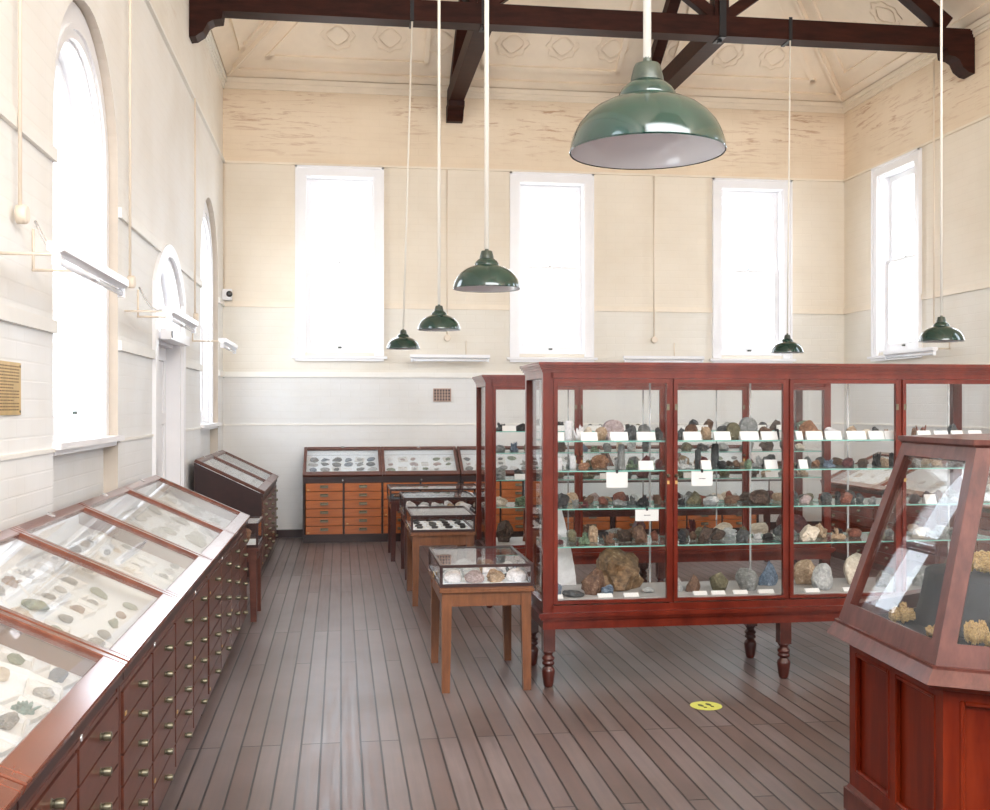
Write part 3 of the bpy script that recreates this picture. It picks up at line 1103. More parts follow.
conduit((XL + 0.034, 4.956, 2.44), (XL + 0.034, 4.956, ZC - 0.14), True, 'painted conduit and round box on left wall before the near arched window', 'x')
conduit((XL + 0.034, 7.436, 2.43), (XL + 0.034, 7.436, ZC - 0.14), True, 'painted conduit and box on left wall between near arched window and door', 'x')
conduit((XL + 0.034, 10.66, 2.46), (XL + 0.034, 10.66, 4.56), True, 'painted conduit and box on left wall between door and far window', 'x')
conduit((1.31, YB - 0.044, 2.46), (1.31, YB - 0.044, 4.56), True, 'painted conduit down back wall between the first and second windows', 'y')
conduit((3.97, YB - 0.044, 2.46), (3.97, YB - 0.044, 4.56), True, 'painted conduit down back wall between the second and third windows', 'y')
conduit((XR - 0.044, 11.2, 2.46), (XR - 0.044, 11.2, ZC - 0.14), True, 'painted conduit down right wall beside the right green lamp cord', '-x')

for (y0, y1, z0, lab) in ((5.0, 4.9, 2.42, 'drooping grey cable from round box to near fluorescent batten'), (7.48, 7.34, 2.40, 'thin cable drooping from box to batten before the fanlight')):
    bm = bmesh.new()
    pts = []
    for i in range(13):
        t_ = i / 12
        pts.append((XL + 0.085 + (0.33 - 0.065 - 0.085) * t_, y0 + (y1 - y0) * t_, z0 + (2.245 - z0) * t_ - 0.06 * math.sin(PI * t_)))
    tube(bm, pts, 0.006, 6)
    tag(build('cable', bm, M['steel']), lab, 'cable')

# plaque
t = empty('plaque', (XL + 0.001, 4.5, 1.565), 0, 'brass plaque with engraved lines of text on left wall', 'plaque')
bm = bmesh.new()
box(bm, 0, 0.008, 0, 0.56, 0, 0.23)
build('plate', bm, M['brass'], t, bevel=0.002)
rr = random.Random(3)
for i in range(15):
    bm = bmesh.new()
    z = 0.212 - i * 0.0135
    y = 0.05 if i not in (6, 7, 11) else 0.2
    e = 0.53 if i not in (6, 7, 11) else 0.45
    while y < e:
        w_ = rr.uniform(0.012, 0.035)
        box(bm, 0.008, 0.0086, y, min(y + w_, e), z - 0.003, z + 0.003)
        y += w_ + 0.007
    build('engraved_line', bm, M['ink'], t)
for y, z in ((0.015, 0.015), (0.545, 0.015), (0.015, 0.215), (0.545, 0.215)):
    bm = bmesh.new()
    lathe(bm, [(0.006, 0), (0.004, 0.003)], 10)
    o = build('screw', bm, M['bronze'], t, loc=(0.008, y, z))
    o.rotation_euler = (0, PI / 2, 0)

# security sensor in the corner
t = empty('security_camera', (XL + 0.06, YB - 0.08, 2.95), 0, 'small white security camera with black lens in the back left corner', 'camera')
bm = bmesh.new()
box(bm, -0.055, 0.055, -0.06, 0.06, -0.06, 0.07)
build('housing', bm, M['white'], t, bevel=0.012)
bm = bmesh.new()
lathe(bm, [(0.038, 0), (0.034, 0.02), (0.02, 0.028)], 20)
o = build('lens', bm, M['black'], t, loc=(0.03, -0.06, 0.01))
o.rotation_euler = (PI / 2, 0, 0.3)
bm = bmesh.new()
tube(bm, [(-0.04, 0.06, 0.07), (-0.04, 0.065, 1.6)], 0.008, 6)
build('cable', bm, M['conduit'], t)

# terracotta air vent
t = empty('air_vent', (1.25, YB - 0.001, 1.75), 0, 'small terracotta grid air vent on back wall beneath the batten', 'vent')
bm = bmesh.new()
box(bm, -0.105, 0.105, -0.006, 0, -0.075, 0.075)
build('vent_recess', bm, M['black'], t)
bm = bmesh.new()
for i in range(7):
    x = -0.105 + i * 0.035
    box(bm, x - 0.006, x + 0.006, -0.016, -0.006, -0.08, 0.08)
for i in range(5):
    z = -0.075 + i * 0.0375
    box(bm, -0.111, 0.111, -0.015, -0.006, z - 0.006, z + 0.006)
build('grid', bm, M['terracotta'], t)

# floor sticker
t = empty('floor_sticker', (1.934, 5.562, 0.0005), 0.25, 'round yellow sticker with two dark shoe prints on the floorboards', 'sticker')
bm = bmesh.new()
lathe(bm, [(0.085, 0), (0.085, 0.0015)], 40)
build('disc', bm, M['sticker'], t)
for sx in (-1, 1):
    bm = bmesh.new()
    sole = []
    for i in range(16):
        a = 2 * PI * i / 16
        sole.append((sx * 0.024 + 0.013 * math.cos(a) * (1 if math.sin(a) > 0 else .85), 0.013 + 0.024 * math.sin(a)))
    prism(bm, sole, 'z', 0.0016, 0.0024)
    heel = [(sx * 0.022 + 0.010 * math.cos(2 * PI * i / 12), -0.026 + 0.010 * math.sin(2 * PI * i / 12)) for i in range(12)]
    prism(bm, heel, 'z', 0.0016, 0.0024)
    build('shoe_print', bm, M['shoe'], t)


# ------------------------------------------------------------------ minerals
def rock_mesh(kind, seed):
    """unit rock: about 1 x 1 wide, 0..1 high, flat underneath"""
    rr = random.Random(seed)
    bm = bmesh.new()
    if kind in ('lump', 'pebble', 'block', 'slab', 'point'):
        bmesh.ops.create_icosphere(bm, subdivisions=3, radius=0.6)
        off = Vector((rr.uniform(0, 50), rr.uniform(0, 50), rr.uniform(0, 50)))
        amp = {'lump': 0.34, 'pebble': 0.10, 'block': 0.10, 'slab': 0.14, 'point': 0.2}[kind]
        for v in bm.verts:
            n = noise.fractal(v.co * 2.2 + off, 1.0, 2.0, 3)
            v.co += v.co.normalized() * n * amp
            if kind == 'lump':
                v.co += v.co.normalized() * 0.11 * noise.noise(v.co * 8 + off)
        if kind != 'pebble':
            for _ in range({'lump': 7, 'block': 12, 'slab': 6, 'point': 6}[kind]):
                d = Vector((rr.gauss(0, 1), rr.gauss(0, 1), rr.gauss(0, 0.8))).normalized()
                c = rr.uniform(0.36, 0.52)
                for v in bm.verts:
                    e = v.co.dot(d) - c
                    if e > 0:
                        v.co -= d * e * 0.93
        if kind == 'point':
            for v in bm.verts:
                t_ = (v.co.z + 0.6) / 1.2
                v.co.x *= 1.1 - 0.75 * max(0, t_)
                v.co.y *= 1.1 - 0.75 * max(0, t_)
        if kind == 'slab':
            for v in bm.verts:
                v.co.x += 0.15 * v.co.z
        for v in bm.verts:
            v.co.z = max(v.co.z, -0.34)
    elif kind == 'cluster':
        for i in range(11):
            a, rad = rr.uniform(0, 2 * PI), rr.uniform(0, 0.32)
            s = rr.uniform(0.14, 0.26)
            c = Vector((rad * math.cos(a), rad * math.sin(a), s * 0.6))
            r_ = bmesh.ops.create_icosphere(bm, subdivisions=2, radius=s)
            off = Vector((rr.uniform(0, 50),) * 3)
            for v in r_['verts']:
                v.co += v.co.normalized() * noise.noise(v.co * 6 + off) * 0.09
                v.co += c
                v.co.z *= 1.2
        for i in range(7):
            a, rad = rr.uniform(0, 2 * PI), rr.uniform(0, 0.25)
            tip = Vector((rad * 2 * math.cos(a), rad * 2 * math.sin(a), rr.uniform(0.65, 1.0)))
            base = Vector((rad * math.cos(a), rad * math.sin(a), 0.2))
            w = rr.uniform(0.05, 0.1)
            ring = [bm.verts.new(base + Vector((w * math.cos(k * PI / 3), w * math.sin(k * PI / 3), 0))) for k in range(6)]
            rg2 = [bm.verts.new(v.co + (tip - base) * 0.75) for v in ring]
            tp = bm.verts.new(tip)
            for k in range(6):
                bm.faces.new((ring[k], ring[(k + 1) % 6], rg2[(k + 1) % 6], rg2[k]))
                bm.faces.new((rg2[k], rg2[(k + 1) % 6], tp))
            bm.faces.new(ring[::-1])
        for v in bm.verts:
            v.co.z = max(v.co.z, 0)
    elif kind == 'column':
        pts = [(0.0, 0), (0.44, 0.0), (0.47, 0.05), (0.44, 0.5), (0.42, 0.93), (0.30, 1.0), (0, 1.0)]
        lathe(bm, pts, 12, cap=False)
        off = Vector((rr.uniform(0, 50),) * 3)
        for v in bm.verts:
            if 0.01 < v.co.z:
                v.co += Vector((v.co.x, v.co.y, 0)) * noise.noise(v.co * 4 + off) * 0.25
    elif kind == 'disc':
        n = 28
        pts = []
        for i in range(n):
            a = 2 * PI * i / n
            pts.append((0.5 * math.cos(a), 0.5 + 0.5 * math.sin(a)))
        prism(bm, pts, 'y', -0.22, 0.22)
        box(bm, -0.35, 0.35, -0.5, 0.5, 0, 0.12)
    # normalise
    lo_ = [min(v.co[i] for v in bm.verts) for i in range(3)]
    hi_ = [max(v.co[i] for v in bm.verts) for i in range(3)]
    for v in bm.verts:
        for i in range(3):
            v.co[i] = (v.co[i] - lo_[i]) / (hi_[i] - lo_[i]) - (0.5 if i < 2 else 0)
    me = mesh_from(bm, 'specimen_' + kind, M['rock grey'])
    return me


KINDS = {k: [rock_mesh(k, 11 + 17 * i) for i in range(n)] for k, n in
         (('lump', 5), ('pebble', 2), ('block', 3), ('slab', 2), ('point', 2), ('cluster', 4), ('column', 2), ('disc', 1))}
NOUN = {'lump': 'craggy rock', 'pebble': 'rounded rock', 'block': 'blocky rock', 'slab': 'flat rock', 'point': 'pointed rock',
        'cluster': 'crystal cluster', 'column': 'columnar stone', 'disc': 'round polished stone'}
OBJN = {'lump': 'craggy_rock', 'pebble': 'rounded_rock', 'block': 'blocky_rock', 'slab': 'flat_rock', 'point': 'pointed_rock',
        'cluster': 'crystal_cluster', 'column': 'columnar_stone', 'disc': 'polished_stone'}
ORD = ['first', 'second', 'third', 'fourth', 'fifth', 'sixth', 'seventh', 'eighth', 'ninth', 'tenth', 'eleventh', 'twelfth', 'thirteenth',
       'fourteenth', 'fifteenth', 'sixteenth', 'seventeenth', 'eighteenth', 'nineteenth', 'twentieth', 'twenty-first', 'twenty-second',
       'twenty-third', 'twenty-fourth', 'twenty-fifth', 'twenty-sixth', 'twenty-seventh', 'twenty-eighth']
COLMESH = {}


def rock(kind, colour, size, mtx, label, group, rr=R, idx=None):
    v = idx if idx is not None else rr.randrange(len(KINDS[kind]))
    key = (kind, v % len(KINDS[kind]), colour)
    if key not in COLMESH:
        me = KINDS[kind][key[1]].copy()
        me.materials.clear()
        me.materials.append(M['rock ' + colour])
        COLMESH[key] = me
    o = bpy.data.objects.new(OBJN[kind], COLMESH[key])
    COL.objects.link(o)
    spin = 0 if kind in ('disc',) else rr.uniform(-0.5, 0.5) + (PI if rr.random() < .5 else 0)
    o.matrix_world = mtx @ Matrix.Rotation(spin, 4, 'Z') @ Matrix.Diagonal((size[0], size[1], size[2], 1))
    tag(o, label, 'rock', group)
    return o


bm = bmesh.new()
prism(bm, [(-0.5, 0), (0.5, 0), (0.28, 1.0), (0.18, 1.0)], 'x', -0.5, 0.5)
CARD = mesh_from(bm, 'label_card', M['card'])
bm = bmesh.new()
box(bm, -0.5, 0.5, -0.5, 0.5, 0, 1)
FLATCARD = mesh_from(bm, 'label_card', M['card'])
bm = bmesh.new()
t_ = 0.045
box(bm, -0.5, 0.5, -0.5, 0.5, 0, 0.1)
for a in ((-0.5, -0.5 + t_, -0.5, 0.5), (0.5 - t_, 0.5, -0.5, 0.5), (-0.5 + t_, 0.5 - t_, -0.5, -0.5 + t_), (-0.5 + t_, 0.5 - t_, 0.5 - t_, 0.5)):
    box(bm, *a, 0.1, 1)
TRAY = mesh_from(bm, 'card_tray', M['card'])


def card(size, mtx, label, group, me=None, name='label_card', cat='label'):
    o = bpy.data.objects.new(name, me or CARD)
    COL.objects.link(o)
    o.matrix_world = mtx @ Matrix.Diagonal((size[0], size[1], size[2], 1))
    tag(o, label, cat, group)
    return o


# ------------------------------------------------------------------ glazed showcases
CASE_L, CASE_D, CASE_H = 2.90, 0.60, 1.855
PITCH = 0.705
SHELF_Z = (1.405, 1.233, 1.015, 0.797)
DECK = 0.497
BAYS = [(0.085 + i * PITCH, 0.085 + i * PITCH + 0.64) for i in range(4)]


def turned_leg():
    bm = bmesh.new()
    box(bm, -0.034, 0.034, -0.034, 0.034, 0.225, 0.362)
    pr = [(.018, 0), (.026, .01), (.030, .03), (.036, .075), (.039, .10), (.034, .118), (.024, .128), (.024, .136), (.034, .142), (.036, .150),
          (.034, .158), (.028, .164), (.034, .170), (.037, .178), (.034, .187), (.026, .194), (.024, .204), (.030, .214), (.036, .226)]
    lathe(bm, pr, 24)
    return mesh_from(bm, 'leg', M['case_dark'])


LEG = turned_leg()


def showcase(loc, label):
    t = empty('glass_showcase', loc, 0, label, 'display case', 'long mahogany showcases in the middle of the room')
    W, D, H = CASE_L, CASE_D, CASE_H
    # cornice
    bm = bmesh.new()
    prof = [(0.0, 1.79), (-0.012, 1.795), (-0.02, 1.81), (-0.045, 1.835), (-0.05, 1.842), (-0.05, 1.855)]
    # stacked slabs approximating the moulding
    for o_, z0, z1 in ((0.006, 1.797, 1.812), (0.014, 1.812, 1.826), (0.022, 1.826, 1.838), (0.030, 1.838, 1.855)):
        box(bm, -o_, W + o_, -o_, D + o_, z0, z1)
    build('cornice', bm, M['case'], t, bevel=0.003)
    # carcass frame
    bm = bmesh.new()
    p = 0.045
    for x in (0, W - 0.0615):
        for y in (0, D - p):
            box(bm, x, x + 0.0615, y, y + p, 0.43, 1.797)
    for i in range(1, 4):
        xc = (BAYS[i - 1][1] + BAYS[i][0]) / 2
        box(bm, xc - 0.014, xc + 0.014, 0.008, 0.038, 0.47, 1.765)
    for y0, y1 in ((0, p), (D - p, D)):
        box(bm, p, W - p, y0, y1, 1.765, 1.797)
        box(bm, p, W - p, y0, y1, 0.43, 0.470)
    for x0, x1 in ((0, p), (W - p, W)):
        box(bm, x0, x1, p, D - p, 1.765, 1.797)
        box(bm, x0, x1, p, D - p, 0.43, 0.485)
    build('frame', bm, M['case'], t, bevel=0.004)
    # base
    bm = bmesh.new()
    for o_, z0, z1 in ((0.028, 0.405, 0.43), (0.016, 0.39, 0.405)):
        box(bm, -o_, W + o_, -o_, D + o_, z0, z1)
    box(bm, 0.0, W, 0.0, 0.025, 0.335, 0.39)
    box(bm, 0.0, W, D - 0.025, D, 0.335, 0.39)
    box(bm, 0.0, 0.025, 0.025, D - 0.025, 0.335, 0.39)
    box(bm, W - 0.025, W, 0.025, D - 0.025, 0.335, 0.39)
    build('base', bm, M['case'], t, bevel=0.005)
    bm = bmesh.new()
    box(bm, p, W - p, p, D - p, 0.471, DECK)
    build('deck', bm, M['lining_grey'], t)
    for x in (0.038, 1.45, W - 0.038):
        for y in (0.038, D - 0.038):
            obj('leg', LEG, t, (x, y, 0.0)).scale.z = 0.335 / 0.362
    # doors
    for i, (x0, x1) in enumerate(BAYS):
        bm = bmesh.new()
        s = 0.022
        zb, zt_ = 0.478, 1.762
        box(bm, x0 - s, x0, -0.004, 0.022, zb, zt_)
        box(bm, x1, x1 + s, -0.004, 0.022, zb, zt_)
        box(bm, x0, x1, -0.004, 0.022, zb, 0.497)
        box(bm, x0, x1, -0.004, 0.022, 1.738, zt_)
        d = build('door', bm, M['case'], t, bevel=0.002)
        bm = bmesh.new()
        box(bm, x0, x1, 0.007, 0.011, 0.497, 1.738)
        build('glass_pane', bm, M['glass'], d)
        bm = bmesh.new()
        xk = x0 - 0.008 if i % 2 else x1 + 0.008
        lathe(bm, [(0.011, 0), (0.011, 0.004), (0.005, 0.008), (0.005, 0.016), (0.008, 0.020), (0.006, 0.026)], 14)
        k = build('knob', bm, M['bronze'], d, loc=(xk, -0.004, 1.205))
        k.rotation_euler = (PI / 2, 0, 0)
        bm = bmesh.new()
        box(bm, -0.008, 0.008, -0.003, 0, -0.018, 0.018)
        build('hinge', bm, M['bronze'], d, loc=(xk, -0.0045, 1.60))
        build('keyhole_plate', (lambda b: (box(b, -0.007, 0.007, -0.002, 0, -0.010, 0.010), b)[1])(bmesh.new()), M['brass'], d, loc=(xk, -0.0045, 1.165))
    # back panes and end panes
    for (x0, x1) in ((p, W / 2 - 0.005), (W / 2 + 0.005, W - p)):
        bm = bmesh.new()
        box(bm, x0, x1, D - 0.025, D - 0.021, 0.47, 1.765)
        build('back_glass_pane', bm, M['glass'], t)
    for x in (0.02, W - 0.024):
        bm = bmesh.new()
        box(bm, x, x + 0.004, p, D - p, 0.485, 1.765)
        build('end_glass_pane', bm, M['glass'], t)
    # shelf standards
    for x in (0.09, 0.79, 1.45, 2.11, W - 0.09):
        for y in (0.565,):
            bm = bmesh.new()
            box(bm, x - 0.006, x + 0.006, y - 0.006, y + 0.0, DECK, 1.765)
            for z in SHELF_Z:
                prism(bm, [(y - 0.006, z - 0.030), (y - 0.006, z - 0.007), (y - 0.44, z - 0.007), (y - 0.44, z - 0.012)], 'x', x - 0.0015, x + 0.0015)
            build('shelf_standard', bm, M['steel'], t)
    for z in SHELF_Z:
        for (x0, x1) in ((0.05, W / 2 - 0.004), (W / 2 + 0.004, W - 0.05)):
            bm = bmesh.new()
            fs = box(bm, x0, x1, 0.05, 0.50, z - 0.007, z)
            for f in fs[2:]:
                pass
            for f in bm.faces:
                n = f.normal if f.normal.length else f.calc_center_median()
            bm.normal_update()
            for f in bm.faces:
                f.material_index = 0 if abs(f.normal.z) > 0.5 else 1
            build('glass_shelf', bm, [M['shelf'], M['shelf_edge']], t)
    return t


CX1, CY1 = 1.135, 6.03
CX2, CY2 = 1.135, 8.50
case1 = showcase((CX1, CY1, 0), 'long mahogany glass showcase of rocks on turned legs, nearest to the camera')
case2 = copy_tree(case1, (CX2, CY2, 0), 0, 'similar long mahogany glass showcase standing directly behind the nearest one')

SHN = ['top shelf', 'second shelf', 'third shelf', 'lowest shelf', 'deck']
BAYN = ['left bay', 'second bay', 'third bay', 'right bay']
CDX = 0.0


def u2x(u, y):
    """world X for an image column at depth line Y (level ray)"""
    a = (u - 495) / F_PX
    c, s = math.cos(YAW), math.sin(YAW)
    return y * (a * c + s) / (c - a * s)


def px(y, x):
    return (x * math.sin(YAW) + y * math.cos(YAW)) / F_PX


cards_seen = {}
# rows: (column, width px, height px, shape, colour[, extra depth])
C1 = {
    (0, 0): [(553, 7, 9, 'lump', 'pale grey'), (569, 9, 19, 'column', 'white'), (579, 11, 16, 'cluster', 'white'), (588, 10, 13, 'pebble', 'cream'),
             (601, 13, 13, 'block', 'tan'), (613, 21, 20, 'disc', 'pinkish grey'), (630, 14, 15, 'lump', 'dark grey'), (645, 14, 15, 'block', 'grey'), (659, 9, 13, 'lump', 'dark grey')],
    (1, 0): [(559, 7, 12, 'column', 'white'), (573, 7, 13, 'column', 'white'), (584, 13, 7, 'lump', 'orange brown'), (600, 21, 14, 'lump', 'orange brown'),
             (621, 8, 25, 'column', 'grey'), (633, 15, 9, 'cluster', 'green'), (645, 12, 14, 'lump', 'maroon'), (658, 10, 9, 'lump', 'maroon')],
    (2, 0): [(561, 18, 14, 'lump', 'black'), (575, 8, 7, 'cluster', 'grey'), (585, 9, 7, 'cluster', 'maroon'), (603, 11, 9, 'block', 'red brown'),
             (620, 14, 7, 'slab', 'grey'), (632, 11, 9, 'cluster', 'dark grey'), (643, 14, 12, 'cluster', 'black'), (657, 9, 10, 'lump', 'brown')],
    (3, 0): [(560, 8, 5, 'pebble', 'maroon'), (572, 11, 13, 'lump', 'olive'), (584, 12, 13, 'cluster', 'green'), (594, 14, 17, 'lump', 'tan'),
             (609, 13, 12, 'cluster', 'brown'), (624, 16, 12, 'lump', 'dark brown'), (641, 17, 20, 'lump', 'brown'), (655, 10, 11, 'lump', 'red brown')],
    (4, 0): [(593, 24, 26, 'lump', 'brown'), (622, 56, 42, 'lump', 'ochre'), (606, 15, 11, 'lump', 'blue grey'), (573, 22, 7, 'slab', 'dark grey'),
             (556, 12, 14, 'lump', 'blue grey'), (648, 16, 6, 'slab', 'pale grey')],
    (0, 1): [(680, 9, 12, 'lump', 'dark grey'), (691, 14, 15, 'block', 'brown'), (706, 11, 13, 'lump', 'tan'), (722, 13, 14, 'block', 'dark grey'),
             (733, 14, 17, 'disc', 'olive'), (748, 18, 22, 'disc', 'grey'), (767, 17, 13, 'lump', 'brown'), (777, 5, 10, 'column', 'black')],
    (1, 1): [(684, 14, 11, 'cluster', 'pale grey'), (698, 7, 18, 'column', 'dark grey'), (704, 10, 12, 'lump', 'maroon'), (715, 8, 24, 'column', 'dark grey'),
             (722, 11, 8, 'lump', 'black'), (737, 9, 8, 'lump', 'brown'), (748, 10, 9, 'block', 'green'), (759, 14, 12, 'cluster', 'pale grey'), (768, 15, 14, 'lump', 'dark grey')],
    (2, 1): [(681, 8, 8, 'cluster', 'black'), (694, 17, 13, 'point', 'olive'), (711, 16, 9, 'slab', 'pale grey'), (732, 16, 8, 'lump', 'brown'), (759, 26, 15, 'pebble', 'dark brown')],
    (3, 1): [(682, 10, 12, 'lump', 'black'), (693, 10, 9, 'block', 'brown'), (704, 15, 16, 'lump', 'dark brown'), (718, 17, 10, 'slab', 'dark brown'),
             (742, 18, 12, 'lump', 'dark grey'), (757, 9, 7, 'cluster', 'white'), (768, 16, 8, 'lump', 'black')],
    (4, 1): [(679, 8, 14, 'cluster', 'pale grey'), (693, 16, 17, 'point', 'brown'), (719, 24, 19, 'block', 'olive'), (747, 23, 22, 'block', 'grey'), (768, 20, 24, 'point', 'blue grey')],
    (0, 2): [(808, 22, 19, 'point', 'orange brown'), (820, 9, 9, 'lump', 'tan'), (832, 16, 12, 'lump', 'white'), (852, 15, 13, 'block', 'tan'),
             (866, 9, 10, 'lump', 'cream'), (876, 8, 12, 'lump', 'dark grey'), (888, 14, 10, 'cluster', 'tan')],
    (1, 2): [(799, 8, 7, 'lump', 'black'), (815, 10, 7, 'lump', 'orange brown'), (829, 15, 9, 'cluster', 'blue grey'), (847, 15, 9, 'lump', 'maroon'),
             (863, 13, 9, 'lump', 'dark brown'), (877, 11, 15, 'cluster', 'black'), (885, 8, 9, 'lump', 'tan'), (893, 9, 14, 'lump', 'black')],
    (2, 2): [(805, 14, 9, 'block', 'pinkish grey'), (826, 13, 10, 'block', 'dark grey'), (846, 15, 11, 'block', 'red brown'), (860, 9, 9, 'lump', 'dark grey'), (872, 8, 7, 'lump', 'grey'), (888, 12, 12, 'lump', 'grey')],
    (3, 2): [(808, 24, 15, 'lump', 'cream'), (821, 12, 15, 'lump', 'tan'), (838, 15, 12, 'cluster', 'tan'), (855, 16, 9, 'pebble', 'red brown'), (872, 9, 6, 'slab', 'green'), (889, 10, 8, 'lump', 'grey')],
    (4, 2): [(805, 26, 25, 'lump', 'tan'), (822, 24, 26, 'pebble', 'pale grey'), (853, 28, 30, 'block', 'cream'), (882, 18, 16, 'lump', 'grey')],
    (0, 3): [(914, 8, 11, 'lump', 'brown'), (922, 13, 14, 'cluster', 'red brown'), (940, 13, 9, 'slab', 'blue grey'), (954, 13, 15, 'lump', 'dark grey'), (972, 12, 9, 'lump', 'grey')],
    (1, 3): [(916, 12, 9, 'lump', 'grey'), (936, 13, 11, 'cluster', 'tan'), (957, 14, 9, 'lump', 'dark brown'), (976, 12, 12, 'block', 'pale grey')],
    (2, 3): [(916, 12, 9, 'block', 'dark grey'), (936, 13, 11, 'lump', 'brown'), (957, 14, 10, 'cluster', 'pale grey'), (976, 12, 9, 'lump', 'olive')],
    (3, 3): [(918, 14, 11, 'lump', 'cream'), (942, 15, 11, 'cluster', 'grey'), (968, 14, 9, 'lump', 'red brown')],
    (4, 3): [(922, 22, 20, 'lump', 'grey'), (955, 24, 23, 'block', 'brown')],
}
C1CARDS = {(0, 0): [(557, 14), (589, 17), (619, 18), (646, 19)], (0, 1): [(692, 18), (722, 17), (749, 19), (769, 17)],
           (0, 2): [(799, 7), (814, 17), (833, 17), (856, 20), (876, 16), (890, 12)], (0, 3): [(924, 14), (941, 15), (957, 12), (975, 14)],
           (1, 0): [(646, 15)], (1, 1): [(706, 10), (771, 13)], (2, 3): [(930, 12)], (1, 2): [(803, 9)],
           (4, 0): [(556, 14), (605, 15), (631, 15)], (4, 1): [(700, 14), (718, 14), (740, 15), (766, 16)], (4, 2): [(812, 15), (850, 15)]}
for (s, b), rows in C1.items():
    z = (SHELF_Z + (DECK,))[s] + 0.0005
    rows = sorted(rows)
    for i, rw in enumerate(rows):
        u, w, hh, kd, cl = rw[:5]
        y = CY1 + 0.165 + (0.095 if i % 2 else 0.0)
        if s == 0:
            y = CY1 + 0.20 + (0.06 if i % 2 else 0)
        if s == 4:
            y = CY1 + (0.36 if hh > 22 else 0.21)
            if u in (606, 573, 556):
                y = CY1 + 0.13
            if u == 822:
                y = CY1 + 0.17
            if u == 593:
                y = CY1 + 0.20
        x = u2x(u, y)
        x = max(x, CX1 + 0.085)
        k = px(y, x)
        sz = (w * k, min(max(w * k * 0.8, 0.03), 0.14 if s < 4 else 0.22), hh * k)
        rock(kd, cl, sz, Matrix.Translation((x, y, z)),
             '%s %s, %s along %s, %s, nearest long showcase' % (cl, NOUN[kd], ORD[i], SHN[s], BAYN[b]), 'minerals in the nearest showcase')
r2 = random.Random(77)
for s in (1, 2, 3):
    for b, (x0, x1) in enumerate(BAYS):
        for i in range(6):
            x = CX1 + x0 + 0.03 + (i + 0.5) * (x1 - x0 - 0.06) / 6
            w = r2.uniform(0.05, 0.085)
            cl = r2.choice(['brown', 'dark grey', 'olive', 'grey', 'red brown', 'black', 'tan', 'dark brown', 'pale grey'])
            kd = r2.choice(['lump', 'cluster', 'lump', 'block', 'slab'])
            rock(kd, cl, (w, w * 0.8, r2.uniform(0.03, 0.07)), Matrix.Translation((x, CY1 + 0.40 + 0.02 * (i % 2), SHELF_Z[s] + 0.0005)),
                 '%s %s, %s in rear row of %s, %s, nearest showcase' % (cl, NOUN[kd], ORD[i], SHN[s], BAYN[b]), 'minerals in the nearest showcase', r2)
for (s, b), rows in C1CARDS.items():
    z = (SHELF_Z + (DECK,))[s] + 0.0005
    for i, (u, w) in enumerate(rows):
        y = CY1 + 0.085
        x = u2x(u, y)
        k = px(y, x)
        hh = 8.5 * k if s == 0 else (9 * k if s < 4 else 3.4 * k)
        card((w * k, 0.035, hh), Matrix.Translation((x, y, z)),
             'white label card, %s along front of %s, %s, nearest showcase' % (ORD[i], SHN[s], BAYN[b]), 'label cards in the nearest showcase')
# notices clipped under the shelf fronts
for (u, w, z1, hh, lab, txt) in ((617, 22, SHELF_Z[1], 15, 'blank white notice hanging under second shelf, left bay, nearest showcase', False),
                                 (647, 24, SHELF_Z[2], 11, 'white notice with small print under third shelf, left bay, nearest showcase', True),
                                 (702, 22, SHELF_Z[1], 14, 'white notice with small print under second shelf, second bay, nearest showcase', True)):
    y = CY1 + 0.044
    x = u2x(u, y)
    k = px(y, x)
    t = empty('notice_card', (x, y, z1), 0, lab, 'notice')
    bm = bmesh.new()
    box(bm, -w * k / 2, w * k / 2, -0.001, 0.001, -hh * k - 0.012, -0.009)
    build('sheet', bm, M['card'], t)
    bm = bmesh.new()
    box(bm, -0.006, 0.006, -0.004, 0.0055, -0.016, 0.004)
    build('clip', bm, M['black'], t)
    if txt:
        bm = bmesh.new()
        for i in range(5):
            box(bm, -0.018 + i * 0.008, -0.012 + i * 0.008, -0.0016, -0.001, -hh * k / 2 - 0.013, -hh * k / 2 - 0.008)
        build('print', bm, M['rock dark grey'], t)
# tall white slab leaning behind the shelves
bm = bmesh.new()
y0 = CY1 + 0.30
prism(bm, [(-0.095, 0), (0.06, 0), (0.045, 0.12), (0.012, 0.27), (-0.02, 0.40), (-0.04, 0.515), (-0.095, 0.50)], 'y', 0, 0.018)
bmesh.ops.subdivide_edges(bm, edges=bm.edges[:], cuts=3, use_grid_fill=True)
for v in bm.verts:
    v.co.x += 0.006 * noise.noise(v.co * 25)
    v.co.y += 0.006 * noise.noise(v.co * 18)
    v.co.z += 0.01 * abs(noise.noise(v.co * 8)) if v.co.z > 0.01 else 0
o = build('stone_slab', bm, M['rock white'], bevel=0)
o.location = (u2x(566, CY1 + 0.55), CY1 + 0.512, DECK + 0.001)
tag(o, 'tall white tapering stone slab standing at left end of the nearest showcase', 'rock')

